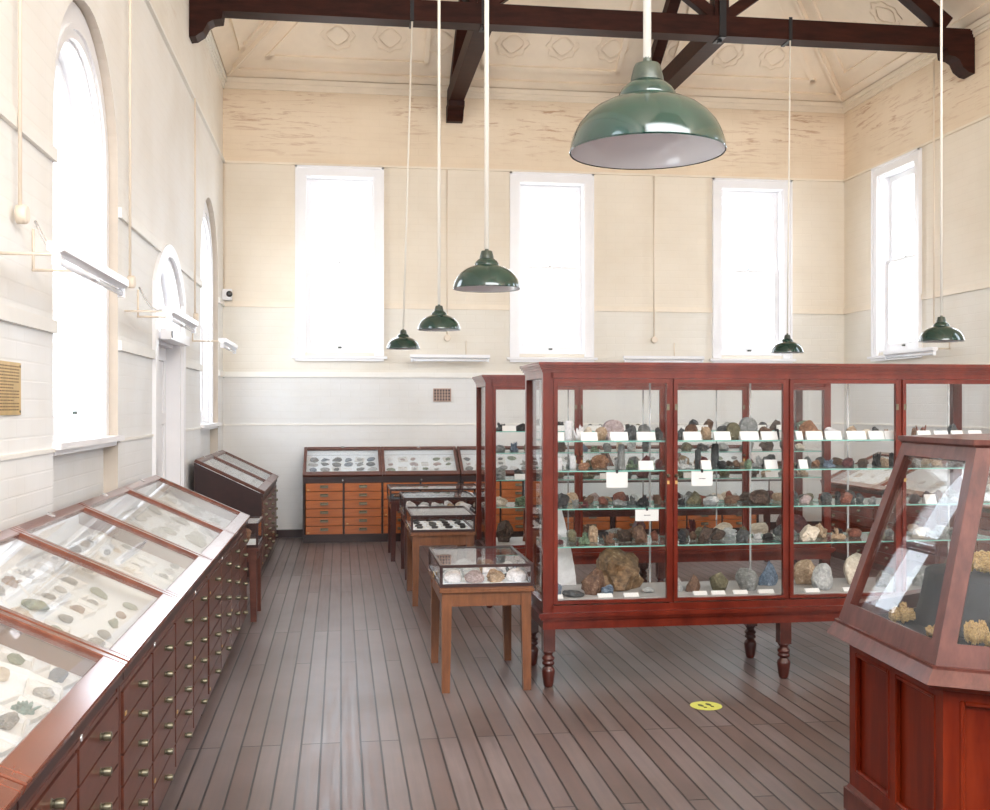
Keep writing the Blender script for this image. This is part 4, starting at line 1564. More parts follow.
# second showcase: rows of smaller looking specimens
rr = random.Random(21)
pal = ['brown', 'dark brown', 'dark grey', 'grey', 'red brown', 'olive', 'black', 'pale grey', 'blue grey', 'tan', 'maroon', 'green', 'cream']
kds = ['lump', 'lump', 'cluster', 'block', 'slab', 'pebble', 'lump']
for s in range(5):
    z = (SHELF_Z + (DECK,))[s] + 0.0005
    for b, (x0, x1) in enumerate(BAYS):
        if s == 4 and b == 3:
            n = 2
        else:
            n = rr.choice((4, 5, 6)) if s < 4 else 3
        if s == 0 and b == 1:
            n = 8
        for i in range(n):
            w = (x1 - x0) / n * rr.uniform(0.6, 0.88)
            hh = rr.uniform(0.05, 0.10) if s < 4 else rr.uniform(0.10, 0.2)
            kd, cl = rr.choice(kds), rr.choice(pal)
            if s == 0 and b == 1:
                kd, w, hh = 'block', 0.045, 0.055
                cl = rr.choice(('olive', 'dark grey', 'green', 'grey'))
            if s == 0 and b == 0:
                cl = 'black' if i % 2 else 'dark grey'
            x = CX2 + x0 + (i + 0.5) * (x1 - x0) / n
            y = CY2 + 0.20 + rr.uniform(0, 0.10)
            rock(kd, cl, (w, min(w * .9, 0.14), hh), Matrix.Translation((x, y, z)),
                 '%s %s, %s along %s, %s, rear long showcase' % (cl, NOUN[kd], ORD[i], SHN[s], BAYN[b]), 'minerals in the rear showcase', rr)
        if s in (0, 2):
            for i in range(3 if s == 0 else 1):
                x = CX2 + x0 + 0.12 + i * 0.2 + (0.1 if s else 0)
                card((0.11, 0.03, 0.045), Matrix.Translation((x, CY2 + 0.09, z)),
                     'white label card, %s along front of %s, %s, rear showcase' % (ORD[i], SHN[s], BAYN[b]), 'label cards in the rear showcase')


# ------------------------------------------------------------------ desk cabinets with sloping glass lids
ZF, ZBK = 0.785, 1.085      # underside of the lid at front / back


def pull_mesh():
    bm = bmesh.new()
    n = 8
    pr = [(0, 0.016)] + [(-0.026 * math.sin(PI * i / n * 0.5 + 0), 0.016 * math.cos(PI * i / n * 0.5)) for i in range(1, n + 1)] + [(-0.026, -0.012), (-0.022, -0.012), (0, -0.010)]
    prism(bm, pr, 'x', -0.04, 0.04)
    box(bm, -0.048, 0.048, -0.003, 0, -0.014, 0.020)
    me = mesh_from(bm, 'pull', M['bronze'])
    bm = bmesh.new()
    lathe(bm, [(0.014, 0), (0.010, 0.003), (0.010, 0.007), (0.013, 0.010), (0.013, 0.028), (0.011, 0.031)], 14)
    bmesh.ops.transform(bm, matrix=Matrix.Rotation(PI / 2, 4, 'X') @ Matrix.Diagonal((1.0, 1, 1, 1)), verts=bm.verts)
    kn = mesh_from(bm, 'knob', M['bronze'], True)
    return me, kn


PULL, KNOB = pull_mesh()
DRAW = {}


def desk_cabinet(loc, rz, L, D, ncol, nbay, label, wood, drawerm, lidm, bodym, knobs=True, group='sloping display cabinets'):
    t = empty('display_cabinet', loc, rz, label, 'cabinet', group)
    sl = math.atan2(ZBK - ZF, D)
    # body: end panels, back, bottom, dividers, frieze
    bm = bmesh.new()
    ep = [(0, 0.075), (D, 0.075), (D, ZBK - 0.006), (0, ZF - 0.006)]
    prism(bm, ep, 'x', 0, 0.022)
    prism(bm, ep, 'x', L - 0.022, L)
    box(bm, 0.022, L - 0.022, D - 0.02, D, 0.075, ZBK - 0.012)
    box(bm, 0.022, L - 0.022, 0.0, D - 0.02, 0.075, 0.10)
    zt_ = 0.705
    box(bm, 0.022, L - 0.022, 0.0, D - 0.02, zt_, zt_ + 0.014)
    box(bm, 0.022, L - 0.022, 0.004, 0.022, zt_ + 0.014, ZF - 0.008)
    cw = (L - 0.044) / ncol
    for i in range(1, ncol):
        x = 0.022 + i * cw
        box(bm, x - 0.009, x + 0.009, 0.004, D - 0.02, 0.10, zt_)
    build('body', bm, bodym, t, bevel=0.002)
    bm = bmesh.new()
    box(bm, 0.001, L - 0.001, -0.012, 0.004, ZF - 0.038, ZF - 0.004)
    build('front_moulding', bm, M['dark'], t, bevel=0.003)
    bm = bmesh.new()
    box(bm, 0.01, L - 0.01, 0.03, D - 0.01, 0.0, 0.075)
    build('plinth', bm, M['dark'], t, bevel=0.003)
    # drawers
    rh = (zt_ - 0.10) / 6
    w = cw - 0.026
    key = (round(w, 3), drawerm.name)
    if key not in DRAW:
        b = bmesh.new()
        box(b, -w / 2, w / 2, -0.006, 0.016, 0.003, rh - 0.004)
        box(b, -w / 2 + 0.01, w / 2 - 0.01, 0.016, 0.35, 0.008, rh - 0.012)
        DRAW[key] = mesh_from(b, 'drawer', drawerm, bevel=0.003)
    for i in range(ncol):
        for j in range(6):
            d = obj('drawer', DRAW[key], t, (0.022 + (i + 0.5) * cw, 0, 0.10 + j * rh))
            h_ = obj('knob' if knobs else 'pull', KNOB if knobs else PULL, d, (0, -0.006, rh * 0.55))
            if (i * 7 + j * 3) % 5 == 0:
                bm = bmesh.new()
                box(bm, -0.012, 0.012, -0.0085, -0.006, 0, 0.012)
                build('label_tab', bm, M['brass'], d, loc=(-w / 2 + 0.03, 0, 0.016))
    # white lining bed
    dz = 0.055
    bm = bmesh.new()
    prism(bm, [(0.022, ZF - dz - 0.008), (D - 0.02, ZF - dz - 0.008 + (D - 0.042) * math.tan(sl)), (D - 0.02, ZF - dz + (D - 0.042) * math.tan(sl)), (0.022, ZF - dz)],
          'x', 0.022, L - 0.022)
    box(bm, 0.022, L - 0.022, D - 0.024, D - 0.02, ZBK - 0.075, ZBK - 0.014)
    box(bm, 0.022, L - 0.022, 0.022, 0.026, ZF - dz, ZF - 0.008)
    build('display_bed', bm, M['bed'], t)
    # lids
    LM_ = Matrix.Translation((0, -0.018, ZF - 0.008)) @ Matrix.Rotation(sl, 4, 'X')
    S = (D + 0.018) / math.cos(sl)
    bw = L / nbay
    for i in range(nbay):
        x0, x1 = i * bw + 0.001, (i + 1) * bw - 0.001
        st = 0.036
        fr, bk = 0.078, 0.052
        bm = bmesh.new()
        T_ = 0.030
        box(bm, x0, x0 + st, 0, S, 0, T_, mtx=LM_)
        box(bm, x1 - st, x1, 0, S, 0, T_, mtx=LM_)
        box(bm, x0 + st, x1 - st, 0, fr, 0, T_, mtx=LM_)
        box(bm, x0 + st, x1 - st, S - bk, S, 0, T_, mtx=LM_)
        ld = build('lid', bm, lidm, t, bevel=0.004)
        bm = bmesh.new()
        box(bm, x0 + st, x1 - st, fr, S - bk, 0.012, 0.016, mtx=LM_)
        build('glass_pane', bm, M['glass_lid'], ld)
        for hx in (x0 + bw * 0.5,):
            bm = bmesh.new()
            box(bm, hx - 0.02, hx + 0.02, S - 0.03, S + 0.004, T_, T_ + 0.003, mtx=LM_)
            build('hinge', bm, M['steel'], ld)
        bm = bmesh.new()
        lathe(bm, [(0.011, 0), (0.010, 0.004), (0.004, 0.005)], 12)
        k = build('lock', bm, M['steel'], ld, loc=((x0 + x1) / 2, -0.012, ZF - 0.05))
        k.rotation_euler = (PI / 2, 0, 0)
    root_m = Matrix.Translation(loc) @ Matrix.Rotation(rz, 4, 'Z')
    bed = root_m @ Matrix.Translation((0, 0.022, ZF - dz)) @ Matrix.Rotation(sl, 4, 'X') @ Matrix.Translation((0, 0, 0.0006))
    return t, bed, (D - 0.05) / math.cos(sl)


DL = dict(wood=None, drawerm=M['desk'], lidm=M['lid'], bodym=M['desk'])
FX = -0.685
DD = -0.75 - XL - 0.05
lc = []
for (y0, L, nc, nb, lab) in ((0.1, 2.285, 4, 2, 'mahogany drawer cabinet with sloping glass lid at the near left corner of the view'),
                             (2.395, 1.10, 2, 1, 'short mahogany drawer cabinet under left wall with green stones and white cards inside'),
                             (3.505, 2.235, 4, 2, 'mahogany drawer cabinet with two sloping panes, middle of the near left row'),
                             (5.75, 2.32, 4, 2, 'mahogany drawer cabinet with two sloping panes, farthest of the near left row')):
    if L > 2.25 and y0 < 1:
        y0, L = 0.1, 2.285
    lc.append(desk_cabinet((FX, y0, 0), PI / 2, L, 0.655, nc, nb, lab, group='drawer cabinets along the left wall', **DL) + (L, nb))
cab4 = desk_cabinet((FX - 0.055, 10.38, 0), PI / 2, 2.3, 0.62, 4, 2, 'dark ended drawer cabinet in the back left corner beyond the small table',
                    None, M['desk'], M['desk'], M['dark'], group='drawer cabinets along the left wall') + (2.15, 2)
bc = []
for i, lab in enumerate(('orange drawer cabinet with sloping glass top at left end of back wall', 'orange drawer cabinet on back wall, partly behind the table cases',
                         'orange drawer cabinet on back wall seen through the long showcases')):
    bc.append(desk_cabinet((-0.445 + i * 1.87, 12.86, 0), 0, 1.86, 0.55, 4, 2, lab, None, M['orange'], M['desk'], M['dark'], knobs=False,
                           group='orange drawer cabinets on the back wall') + (1.86, 2))
rc = []
for i, lab in enumerate(('drawer cabinet with sloping glass lid facing left, farthest on the right side', 'drawer cabinet with sloping glass lid facing left, nearer on the right side')):
    rc.append(desk_cabinet((5.17, 11.1 - i * 2.32, 0), -PI / 2, 2.3, 0.655, 4, 2, lab, None, M['case'], M['lid'], M['case'],
                           group='drawer cabinets on the right side') + (2.3, 2))


def fill_bed(cab, x0, x1, cols, rows, pal, where, seed, size=(0.05, 0.09), hgt=(0.015, 0.035), trays=0.0, skip=0.1, group='minerals under the sloping lids', s0=0.12, s1=0.90):
    _, bedm, S = cab[:3]
    rr = random.Random(seed)
    cnt = [0, 0]
    for r_ in range(rows):
        for c in range(cols):
            if rr.random() < skip:
                continue
            dx = (x1 - x0) / cols
            x = x0 + (c + 0.5) * dx + rr.uniform(-0.07, 0.07) * dx
            s = S * (s0 + (s1 - s0) * (r_ + 0.5) / rows) + rr.uniform(-0.07, 0.07) * S / rows * .8
            w = rr.uniform(*size)
            w = min(w, dx * 0.85)
            m = bedm @ Matrix.Translation((x, s, 0)) @ Matrix.Rotation(rr.uniform(-0.25, 0.25), 4, 'Z')
            z = 0.0
            if rr.random() < trays:
                tw = min(w * 1.35, dx * 0.84, S * (s1 - s0) / rows * 1.0)
                card((tw, tw * 0.8, 0.015), m, 'small open white card tray, tray %s from the left %s' % (ORD[min(cnt[1], 27)], where), 'card trays under the sloping lids',
                     TRAY, 'card_tray', 'tray')
                cnt[1] += 1
                z = 0.0018
                w = tw * 0.62
            elif trays < 0.3 and rr.random() < 0.5:
                card((w * 0.8, 0.024, 0.002), m @ Matrix.Translation((0, -w * 0.5 - 0.024, 0)),
                     'small white paper label beside the %s stone %s' % (ORD[min(cnt[0], 27)], where), 'paper labels under the sloping lids', FLATCARD)
            cl = rr.choice(pal)
            kd = rr.choice(('lump', 'slab', 'pebble', 'block', 'cluster'))
            rock(kd, cl, (w, w * rr.uniform(0.6, 0.85), min(rr.uniform(*hgt), 0.040)), m @ Matrix.Translation((0, 0, z)),
                 '%s %s, %s of the stones %s' % (cl, NOUN[kd], ORD[min(cnt[0], 27)], where), group, rr)
            cnt[0] += 1


# near row, from the camera
fill_bed(lc[0], 1.2, 2.2, 5, 3, ['teal', 'grey', 'pale grey', 'brown'], 'in the nearest left corner cabinet', 5, trays=0.9)
fill_bed(lc[1], 0.05, 1.05, 6, 4, ['teal', 'green', 'grey', 'pale grey', 'blue grey', 'brown', 'cream'], 'in the short left cabinet', 9, (0.08, 0.12), (0.02, 0.038), 0.8, 0.05)
fill_bed(lc[2], 0.05, 1.08, 6, 4, ['green', 'grey', 'pale grey', 'orange brown', 'grey', 'cream'], 'in near pane, middle left cabinet', 4, (0.06, 0.12), (0.012, 0.03), 0.55, 0.1)
fill_bed(lc[2], 1.18, 2.2, 6, 4, ['pale grey', 'white', 'cream', 'pale grey', 'grey'], 'in far pane, middle left cabinet', 14, (0.05, 0.10), (0.012, 0.025), 0.6, 0.25)
fill_bed(lc[3], 0.05, 1.1, 5, 3, ['grey', 'pale grey', 'olive', 'pale grey'], 'in near pane, far left cabinet', 6, (0.12, 0.17), (0.02, 0.04), 0.1, 0.1)
fill_bed(lc[3], 1.2, 2.26, 5, 3, ['grey', 'pale grey', 'pinkish grey', 'grey'], 'in far pane, far left cabinet', 16, (0.11, 0.17), (0.02, 0.04), 0.1, 0.1)
fill_bed(cab4, 0.05, 1.0, 5, 3, ['pale grey', 'grey', 'white'], 'in near pane, dark corner cabinet', 26, trays=0.2)
fill_bed(cab4, 1.15, 2.1, 5, 3, ['pale grey', 'grey', 'white'], 'in far pane, dark corner cabinet', 27, trays=0.2)
fill_bed(bc[0], 0.05, 0.88, 6, 4, ['dark grey', 'grey', 'dark grey', 'blue grey', 'pale grey'], 'in left pane, left orange cabinet', 31, (0.09, 0.14), (0.02, 0.035), 0.1, 0.12)
fill_bed(bc[0], 0.98, 1.81, 6, 4, ['pale grey', 'pinkish grey', 'green', 'white', 'pale grey'], 'in right pane, left orange cabinet', 32, (0.06, 0.12), (0.015, 0.03), 0.5, 0.15)
fill_bed(bc[1], 0.05, 0.88, 6, 4, ['grey', 'green', 'pinkish grey', 'dark grey', 'white'], 'in left pane, middle orange cabinet', 33, (0.06, 0.13), (0.02, 0.035), 0.4, 0.12)
fill_bed(bc[1], 0.98, 1.81, 5, 3, ['grey', 'green', 'brown', 'dark grey', 'white'], 'in right pane, middle orange cabinet', 34, (0.06, 0.13), (0.02, 0.035), 0.4, 0.12)
fill_bed(bc[2], 0.05, 1.81, 8, 3, ['grey', 'green', 'brown', 'dark grey', 'white'], 'in the right orange cabinet', 35, (0.06, 0.13), (0.02, 0.035), 0.3, 0.12)
fill_bed(rc[0], 0.05, 2.2, 7, 3, ['pale grey', 'cream', 'tan', 'white'], 'in the farthest right side cabinet', 36, (0.08, 0.14), (0.015, 0.03), 0.2, 0.2)
fill_bed(rc[1], 0.05, 1.4, 6, 3, ['pale grey', 'cream', 'tan', 'white'], 'in the nearer right side cabinet', 37, (0.08, 0.14), (0.015, 0.03), 0.2, 0.2)


# ------------------------------------------------------------------ small glass topped tables
def table_case(loc, rz, w, d, legz, boxh, label, woodm, framem, lining, aph=0.10, back=False):
    t = empty('table_case', loc, rz, label, 'display table', 'small glass topped display tables')
    for sx in (0, 1):
        for sy in (0, 1):
            bm = bmesh.new()
            x, y = (0.012 if not sx else w - 0.012), (0.012 if not sy else d - 0.012)
            dx, dy = (1 if not sx else -1), (1 if not sy else -1)
            top, bot = 0.058, 0.044
            A = [bm.verts.new((x + dx * a, y + dy * b, legz - 0.02)) for a, b in ((0, 0), (top, 0), (top, top), (0, top))]
            B = [bm.verts.new((x + dx * a, y + dy * b, 0)) for a, b in ((0, 0), (bot, 0), (bot, bot), (0, bot))]
            bm.faces.new(A)
            bm.faces.new(B)
            for i in range(4):
                bm.faces.new((A[i], A[(i + 1) % 4], B[(i + 1) % 4], B[i]))
            build('leg', bm, woodm, t, bevel=0.002)
    bm = bmesh.new()
    za = legz - aph
    box(bm, 0.07, w - 0.07, 0.018, 0.038, za, legz - 0.02)
    box(bm, 0.07, w - 0.07, d - 0.038, d - 0.018, za, legz - 0.02)
    box(bm, 0.018, 0.038, 0.07, d - 0.07, za, legz - 0.02)
    box(bm, w - 0.038, w - 0.018, 0.07, d - 0.07, za, legz - 0.02)
    build('apron', bm, woodm, t, bevel=0.002)
    bm = bmesh.new()
    box(bm, -0.004, w + 0.004, -0.004, d + 0.004, legz - 0.02, legz)
    box(bm, 0.004, w - 0.004, 0.004, d - 0.004, legz, legz + 0.010)
    build('table_top', bm, woodm, t, bevel=0.004)
    z0, z1 = legz + 0.010, legz + boxh
    p = 0.016
    e = 0.0
    bm = bmesh.new()
    for x in (e, w - p - e):
        for y in (e, d - p - e):
            box(bm, x, x + p, y, y + p, z0, z1)
    for (za, zb) in ((z0, z0 + 0.018), (z1 - 0.016, z1)):
        for y in (e, d - p - e):
            box(bm, e + p, w - e - p, y, y + p, za, zb)
        for x in (e, w - p - e):
            box(bm, x, x + p, e + p, d - e - p, za, zb)
    cf = build('case_frame', bm, framem, t, bevel=0.002)
    bm = bmesh.new()
    box(bm, p, w - p, p, d - p, z0, z0 + 0.008)
    build('lining', bm, lining, t)
    for q in ((p, w - p, 0.006, 0.009, z0 + .018, z1 - .016), (p, w - p, d - 0.009, d - 0.006, z0 + .018, z1 - .016),
              (0.006, 0.009, p, d - p, z0 + .018, z1 - .016), (w - 0.009, w - 0.006, p, d - p, z0 + .018, z1 - .016), (p, w - p, p, d - p, z1 - 0.008, z1 - 0.005)):
        bm = bmesh.new()
        box(bm, *q)
        build('glass_pane', bm, M['glass'], cf)
    if back:
        bm = bmesh.new()
        box(bm, p, w - p, d - p - 0.008, d - p, z0 + 0.008, z1 - 0.016)
        build('back_board', bm, M['bed'], cf)
    bm = bmesh.new()
    box(bm, -0.004, 0.0, d * 0.5 - 0.02, d * 0.5 + 0.02, z0, z0 + 0.03)
    build('lock_plate', bm, M['brass'], cf)
    return z0 + 0.0085


def fill_table(loc, w, d, z, cols, rows, pal, where, seed, size, hgt, kinds, cards=0):
    rr = random.Random(seed)
    n = 0
    for r_ in range(rows):
        for c in range(cols):
            dx, dy = (w - 0.06) / cols, (d - 0.08) / rows
            x = loc[0] + 0.03 + (c + 0.5) * dx + rr.uniform(-.08, .08) * dx
            y = loc[1] + 0.04 + (r_ + 0.5) * dy + rr.uniform(-.08, .08) * dy
            ww = min(rr.uniform(*size), dx * 1.0)
            kd, cl = rr.choice(kinds), rr.choice(pal)
            zz = z
            if cards:
                card((ww * 1.5, min(ww * 1.2, dy * .8), 0.006), Matrix.Translation((x, y, z)), 'white card mount, %s counted from the front left %s' % (ORD[min(n, 27)], where),
                     'card mounts in the table cases', FLATCARD)
                zz = z + 0.0065
            rock(kd, cl, (ww, min(ww * 0.85, dy * .9), rr.uniform(*hgt)), Matrix.Translation((x, y, zz)),
                 '%s %s, %s counted from the front left %s' % (cl, NOUN[kd], ORD[min(n, 27)], where), 'minerals in the table cases', rr)
            n += 1


grey_lin = M['bed']
z = table_case((0.546, 6.0, 0), 0, 0.53, 0.79, 0.582, 0.135, 'nearest small oak table case of pale rocks beside the long showcase', M['oak'], M['dark'], grey_lin)
fill_table((0.546, 6.0), 0.53, 0.79, z, 4, 4, ['pale grey', 'tan', 'dark grey', 'pinkish grey', 'pale grey', 'white', 'white'], 'in the nearest table case', 3, (0.10, 0.14), (0.05, 0.082),
           ['lump', 'lump', 'cluster', 'pebble'])
z = table_case((0.556, 8.66, 0), 0, 0.52, 0.80, 0.585, 0.145, 'second small table case of dark samples on white cards', M['oak'], M['dark'], grey_lin)
fill_table((0.556, 8.66), 0.52, 0.80, z, 4, 4, ['dark grey', 'black', 'black'], 'in the second table case', 8, (0.05, 0.07), (0.02, 0.03), ['block', 'slab'], 1)
z = table_case((0.575, 10.0, 0), 0, 0.68, 0.75, 0.60, 0.16, 'third small dark table case holding rounded cream stones', M['case_dark'], M['dark'], M['cloth'])
fill_table((0.575, 10.0), 0.68, 0.75, z, 5, 2, ['cream', 'tan', 'white', 'pale grey'], 'in the third table case', 2, (0.07, 0.12), (0.04, 0.07), ['pebble', 'lump'])
z = table_case((0.50, 11.2, 0), 0, 0.98, 0.75, 0.62, 0.13, 'farthest small dark table case before the orange drawer cabinets', M['case_dark'], M['dark'], M['cloth'])
fill_table((0.50, 11.2), 0.98, 0.75, z, 6, 1, ['cream', 'orange brown', 'white'], 'in the farthest table case', 12, (0.07, 0.12), (0.03, 0.05), ['pebble', 'slab'])
z = table_case((1.80, 10.1, 0), 0, 2.60, 0.60, 0.60, 0.29, 'long dark table case seen through the showcases, before the orange drawers', M['case_dark'], M['dark'], grey_lin, 0.055, True)
fill_table((1.80, 10.1), 2.60, 0.56, z, 13, 2, ['grey', 'pinkish grey', 'pale grey', 'cream', 'dark grey'], 'in the long table case', 41, (0.10, 0.17), (0.06, 0.15), ['lump', 'block', 'slab'])
z = table_case((-0.99, 8.2, 0), 0, 0.38, 0.50, 0.545, 0.19, 'small table case with one brown rock standing beyond the left cabinets', M['desk'], M['dark'], grey_lin)
rock('lump', 'orange brown', (0.24, 0.2, 0.13), Matrix.Translation((-0.79, 8.36, z)), 'single big brown rock inside the small table case by left cabinets', 'minerals in the table cases', R, 1)


# ------------------------------------------------------------------ six sided case of gold
HX, HY = 2.63, 3.66
HANG = [PI / 2 + i * PI / 3 for i in range(6)]       # vertices at 90, 150, 210 ...


def hexv(r, z, ang=HANG):
    return [Vector((r * math.cos(a), r * math.sin(a), z)) for a in ang]


def hex_prism(bm, r0, z0, r1, z1):
    A, B = hexv(r0, z0), hexv(r1, z1)
    VA, VB = [bm.verts.new(v) for v in A], [bm.verts.new(v) for v in B]
    bm.faces.new(VA[::-1])
    bm.faces.new(VB)
    for i in range(6):
        bm.faces.new((VA[i], VA[(i + 1) % 6], VB[(i + 1) % 6], VB[i]))


hc = empty('hexagonal_case', (HX, HY, 0), math.radians(-3), 'six sided mahogany case with sloping glass and gold pieces, right foreground', 'display case')
bm = bmesh.new()
hex_prism(bm, 0.765, 0, 0.765, 0.085)
hex_prism(bm, 0.755, 0.085, 0.745, 0.10)
build('plinth', bm, M['hex'], hc, bevel=0.004)
RB = 0.742
bm = bmesh.new()
hex_prism(bm, RB - 0.03, 0.10, RB - 0.03, 0.695)
Av = hexv(RB, 0)
for i in range(6):
    p, q = Av[i], Av[(i + 1) % 6]
    d = (q - p)
    L = d.length
    d.normalize()
    n_ = Vector((d.y, -d.x, 0))
    fm = Matrix(((d.x, -n_.x, 0, p.x), (d.y, -n_.y, 0, p.y), (0, 0, 1, 0), (0, 0, 0, 1)))  # x along face, y inward
    y1 = 0.028
    for (x0, x1) in ((0.0, 0.05), (L / 2 - 0.02, L / 2 + 0.02), (L - 0.05, L)):
        box(bm, x0, x1, 0, y1, 0.10, 0.695, mtx=fm)
    for (x0, x1) in ((0.05, L / 2 - 0.02), (L / 2 + 0.02, L - 0.05)):
        box(bm, x0, x1, 0, y1, 0.10, 0.16, mtx=fm)
        box(bm, x0, x1, 0, y1, 0.635, 0.695, mtx=fm)
cb_ = build('cabinet_body', bm, M['hexpanel'], hc)
for i in range(6):
    p, q = Av[i], Av[(i + 1) % 6]
    d = (q - p)
    L = d.length
    d.normalize()
    n_ = Vector((d.y, -d.x, 0))
    fm = Matrix(((d.x, -n_.x, 0, p.x), (d.y, -n_.y, 0, p.y), (0, 0, 1, 0), (0, 0, 0, 1)))
    for (x0, x1) in ((0.05, L / 2 - 0.02), (L / 2 + 0.02, L - 0.05)):
        bm = bmesh.new()
        z0, z1 = 0.16, 0.635
        box(bm, x0, x1, 0.018, 0.0279, z0, z1, mtx=fm)
        w_ = 0.016
        for b in ((x0, x0 + w_, z0, z1), (x1 - w_, x1, z0, z1), (x0 + w_, x1 - w_, z0, z0 + w_), (x0 + w_, x1 - w_, z1 - w_, z1)):
            box(bm, b[0], b[1], -0.004, 0.018, b[2], b[3], mtx=fm)
        build('panel', bm, M['hexpanel'], hc, bevel=0.004)
bm = bmesh.new()
hex_prism(bm, 0.785, 0.672, 0.832, 0.695)
hex_prism(bm, 0.832, 0.695, 0.80, 0.742)
hex_prism(bm, 0.80, 0.742, 0.80, 0.752)
build('ledge', bm, M['hex'], hc, bevel=0.003)
bm = bmesh.new()
hex_prism(bm, 0.72, 0.753, 0.72, 0.757)
build('floor_cloth', bm, M['cloth'], hc)
# glazed frame
R0, R1, Z0, Z1 = 0.785, 0.545, 0.752, 1.462
A, B = hexv(R0, Z0), hexv(R1, Z1)
frames = []
for i in range(6):
    p, q, p1, q1 = A[i], A[(i + 1) % 6], B[i], B[(i + 1) % 6]
    d = (q - p).normalized()
    up = ((p1 + q1) / 2 - (p + q) / 2)
    H = up.length
    up.normalize()
    n_ = d.cross(up)
    if n_.dot((p + q) / 2) < 0:
        n_ = -n_
    mid_ = (p + q) / 2
    fm = Matrix(((d.x, up.x, n_.x, mid_.x), (d.y, up.y, n_.y, mid_.y), (d.z, up.z, n_.z, mid_.z), (0, 0, 0, 1)))
    hw0, hw1 = (q - p).length / 2, (q1 - p1).length / 2
    th = 0.03
    bm = bmesh.new()

    def plate(poly, z0, z1):
        V0 = [bm.verts.new(fm @ Vector((a, b, z0))) for a, b in poly]
        V1 = [bm.verts.new(fm @ Vector((a, b, z1))) for a, b in poly]
        bm.faces.new(V0[::-1])
        bm.faces.new(V1)
        k = len(poly)
        for j in range(k):
            bm.faces.new((V0[j], V0[(j + 1) % k], V1[(j + 1) % k], V1[j]))

    s = 0.052
    bh, thh = 0.075, 0.05

    def hw(v):
        return hw0 + (hw1 - hw0) * v / H
    plate([(-hw0, 0), (-hw0 + s, 0), (-hw1 + s, H), (-hw1, H)], -th, 0)
    plate([(hw0 - s, 0), (hw0, 0), (hw1, H), (hw1 - s, H)], -th, 0)
    plate([(-hw0 + s, 0), (hw0 - s, 0), (hw(bh) - s, bh), (-hw(bh) + s, bh)], -th, 0)
    plate([(-hw(H - thh) + s, H - thh), (hw(H - thh) - s, H - thh), (hw1 - s, H), (-hw1 + s, H)], -th, 0)
    fr = build('sloping_frame', bm, M['hex'], hc)
    bm = bmesh.new()
    plate([(-hw(bh) + s, bh), (hw(bh) - s, bh), (hw(H - thh) - s, H - thh), (-hw(H - thh) + s, H - thh)], -0.014, -0.010)
    build('glass_pane', bm, M['glass'], fr)
bm = bmesh.new()
hex_prism(bm, 0.55, 1.462, 0.555, 1.470)
hex_prism(bm, 0.562, 1.470, 0.562, 1.488)
build('top_board', bm, M['hex'], hc, bevel=0.004)

# draped stands
rr = random.Random(4)
for (x, y, r_, h_, lab) in ((2.50, 3.82, 0.25, 0.215, 'charcoal cloth draped stand behind the gold pieces in the six sided case'),):
    bm = bmesh.new()
    n = 72
    rings = []
    for zi, (z_, f) in enumerate(((0, 1.12), (h_ * 0.3, 1.06), (h_ * 0.7, 1.0), (h_ * 0.93, 0.97), (h_, 0.90), (h_ + 0.004, 0.0))):
        ring = []
        for i in range(n):
            a = 2 * PI * i / n
            wob = (0.06 * math.sin(a * 9 + 1.3) + 0.03 * math.sin(a * 17)) * (1 - z_ / h_ * 0.8)
            sq = 1.0 / max(abs(math.cos(a)), abs(math.sin(a))) ** 0.5
            rad = r_ * f * (1 + wob) * min(sq, 1.15)
            ring.append(bm.verts.new((rad * math.cos(a), rad * math.sin(a), z_)))
        rings.append(ring)
    for a_, b_ in zip(rings[:-1], rings[1:]):
        for i in range(n):
            bm.faces.new((a_[i], a_[(i + 1) % n], b_[(i + 1) % n], b_[i]))
    bmesh.ops.remove_doubles(bm, verts=bm.verts, dist=1e-5)
    bm.faces.new([v for v in rings[0] if v.is_valid][::-1])
    o = build('draped_stand', bm, M['cloth'], None, smooth=True, loc=(x, y, 0.758))
    tag(o, lab, 'stand')


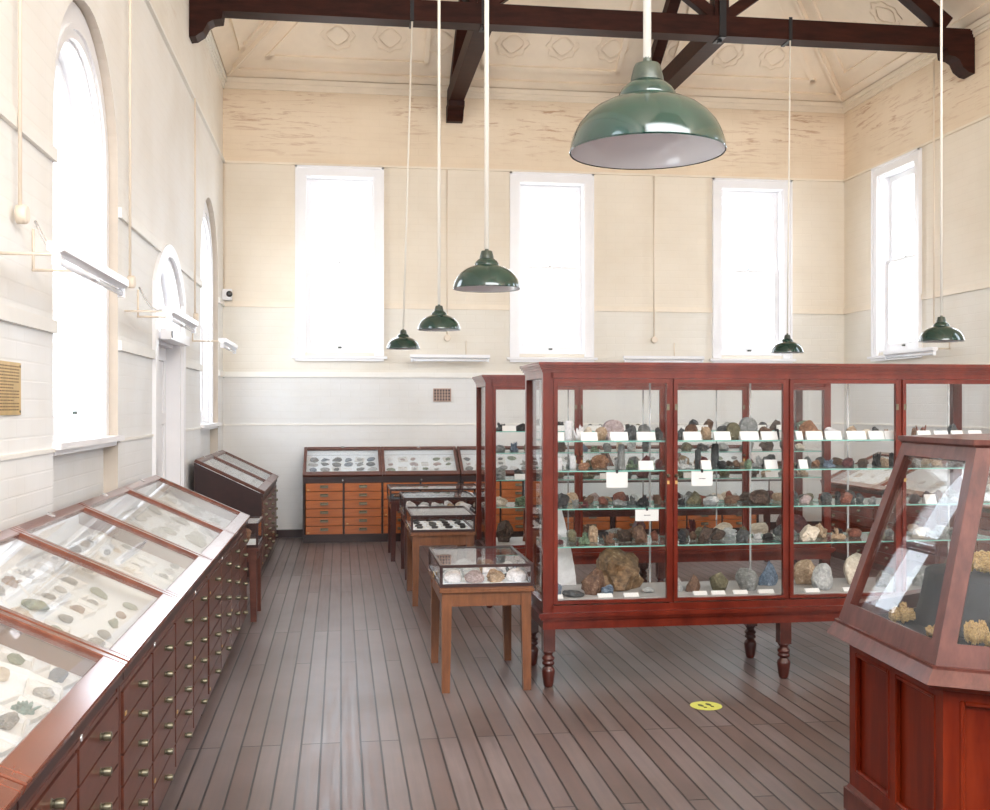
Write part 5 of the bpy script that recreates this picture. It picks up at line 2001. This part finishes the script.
def gold_mesh(seed):
    rr = random.Random(seed)
    bm = bmesh.new()
    for i in range(34):
        a, rad = rr.uniform(0, 2 * PI), rr.uniform(0.05, 0.5)
        s = rr.uniform(0.06, 0.16)
        r_ = bmesh.ops.create_icosphere(bm, subdivisions=3, radius=s)
        off = Vector((rr.uniform(0, 50),) * 3)
        c = Vector((rad * math.cos(a), rad * math.sin(a) * 0.8, s * 0.7 + rr.uniform(0, 0.5) * (0.5 - rad * .8)))
        for v in r_['verts']:
            v.co += v.co.normalized() * noise.noise(v.co * 16 + off) * 0.09
            v.co += c
    lo_ = [min(v.co[i] for v in bm.verts) for i in range(3)]
    hi_ = [max(v.co[i] for v in bm.verts) for i in range(3)]
    for v in bm.verts:
        for i in range(3):
            v.co[i] = (v.co[i] - lo_[i]) / (hi_[i] - lo_[i]) - (0.5 if i < 2 else 0)
    return mesh_from(bm, 'gold_nugget', M['gold'], True)


GM = [gold_mesh(s) for s in (1, 2, 3)]
TOPZ = 0.758 + 0.215 + 0.005
for i, (x, y, z_, w_, h_, lab) in enumerate(((2.165, 3.94, 0.758, 0.115, 0.085, 'pale gold nugget lying left on the dark cloth, six sided case'),
                                             (2.155, 3.66, 0.758, 0.11, 0.06, 'curled pale gold nugget near the front corner post, six sided case'),
                                             (2.235, 3.55, 0.758, 0.095, 0.09, 'pale gold nugget right behind the front corner post, six sided case'),
                                             (2.24, 3.42, 0.758, 0.15, 0.09, 'largest pale gold nugget at front, right pane of the six sided case'),
                                             (2.38, 3.72, TOPZ, 0.17, 0.09, 'gold nugget on top of the draped stand in the six sided case'))):
    o = bpy.data.objects.new('gold_nugget', GM[i % 3])
    COL.objects.link(o)
    o.location = (x, y, z_)
    o.scale = (w_, w_ * 0.85, h_)
    o.rotation_euler = (0, 0, i * 1.3)
    tag(o, lab, 'nugget', 'gold nuggets in the six sided case')

# ------------------------------------------------------------------ own check
seen = {}
for o in scene.objects:
    if o.parent is None and 'label' in o:
        seen.setdefault(o['label'], []).append(o.name)
        n = len(o['label'].split())
        if n > 16 or n < 4:
            print('LABELLEN', n, o['label'])
for k, v in seen.items():
    if len(v) > 1:
        print('DUP', k, v)
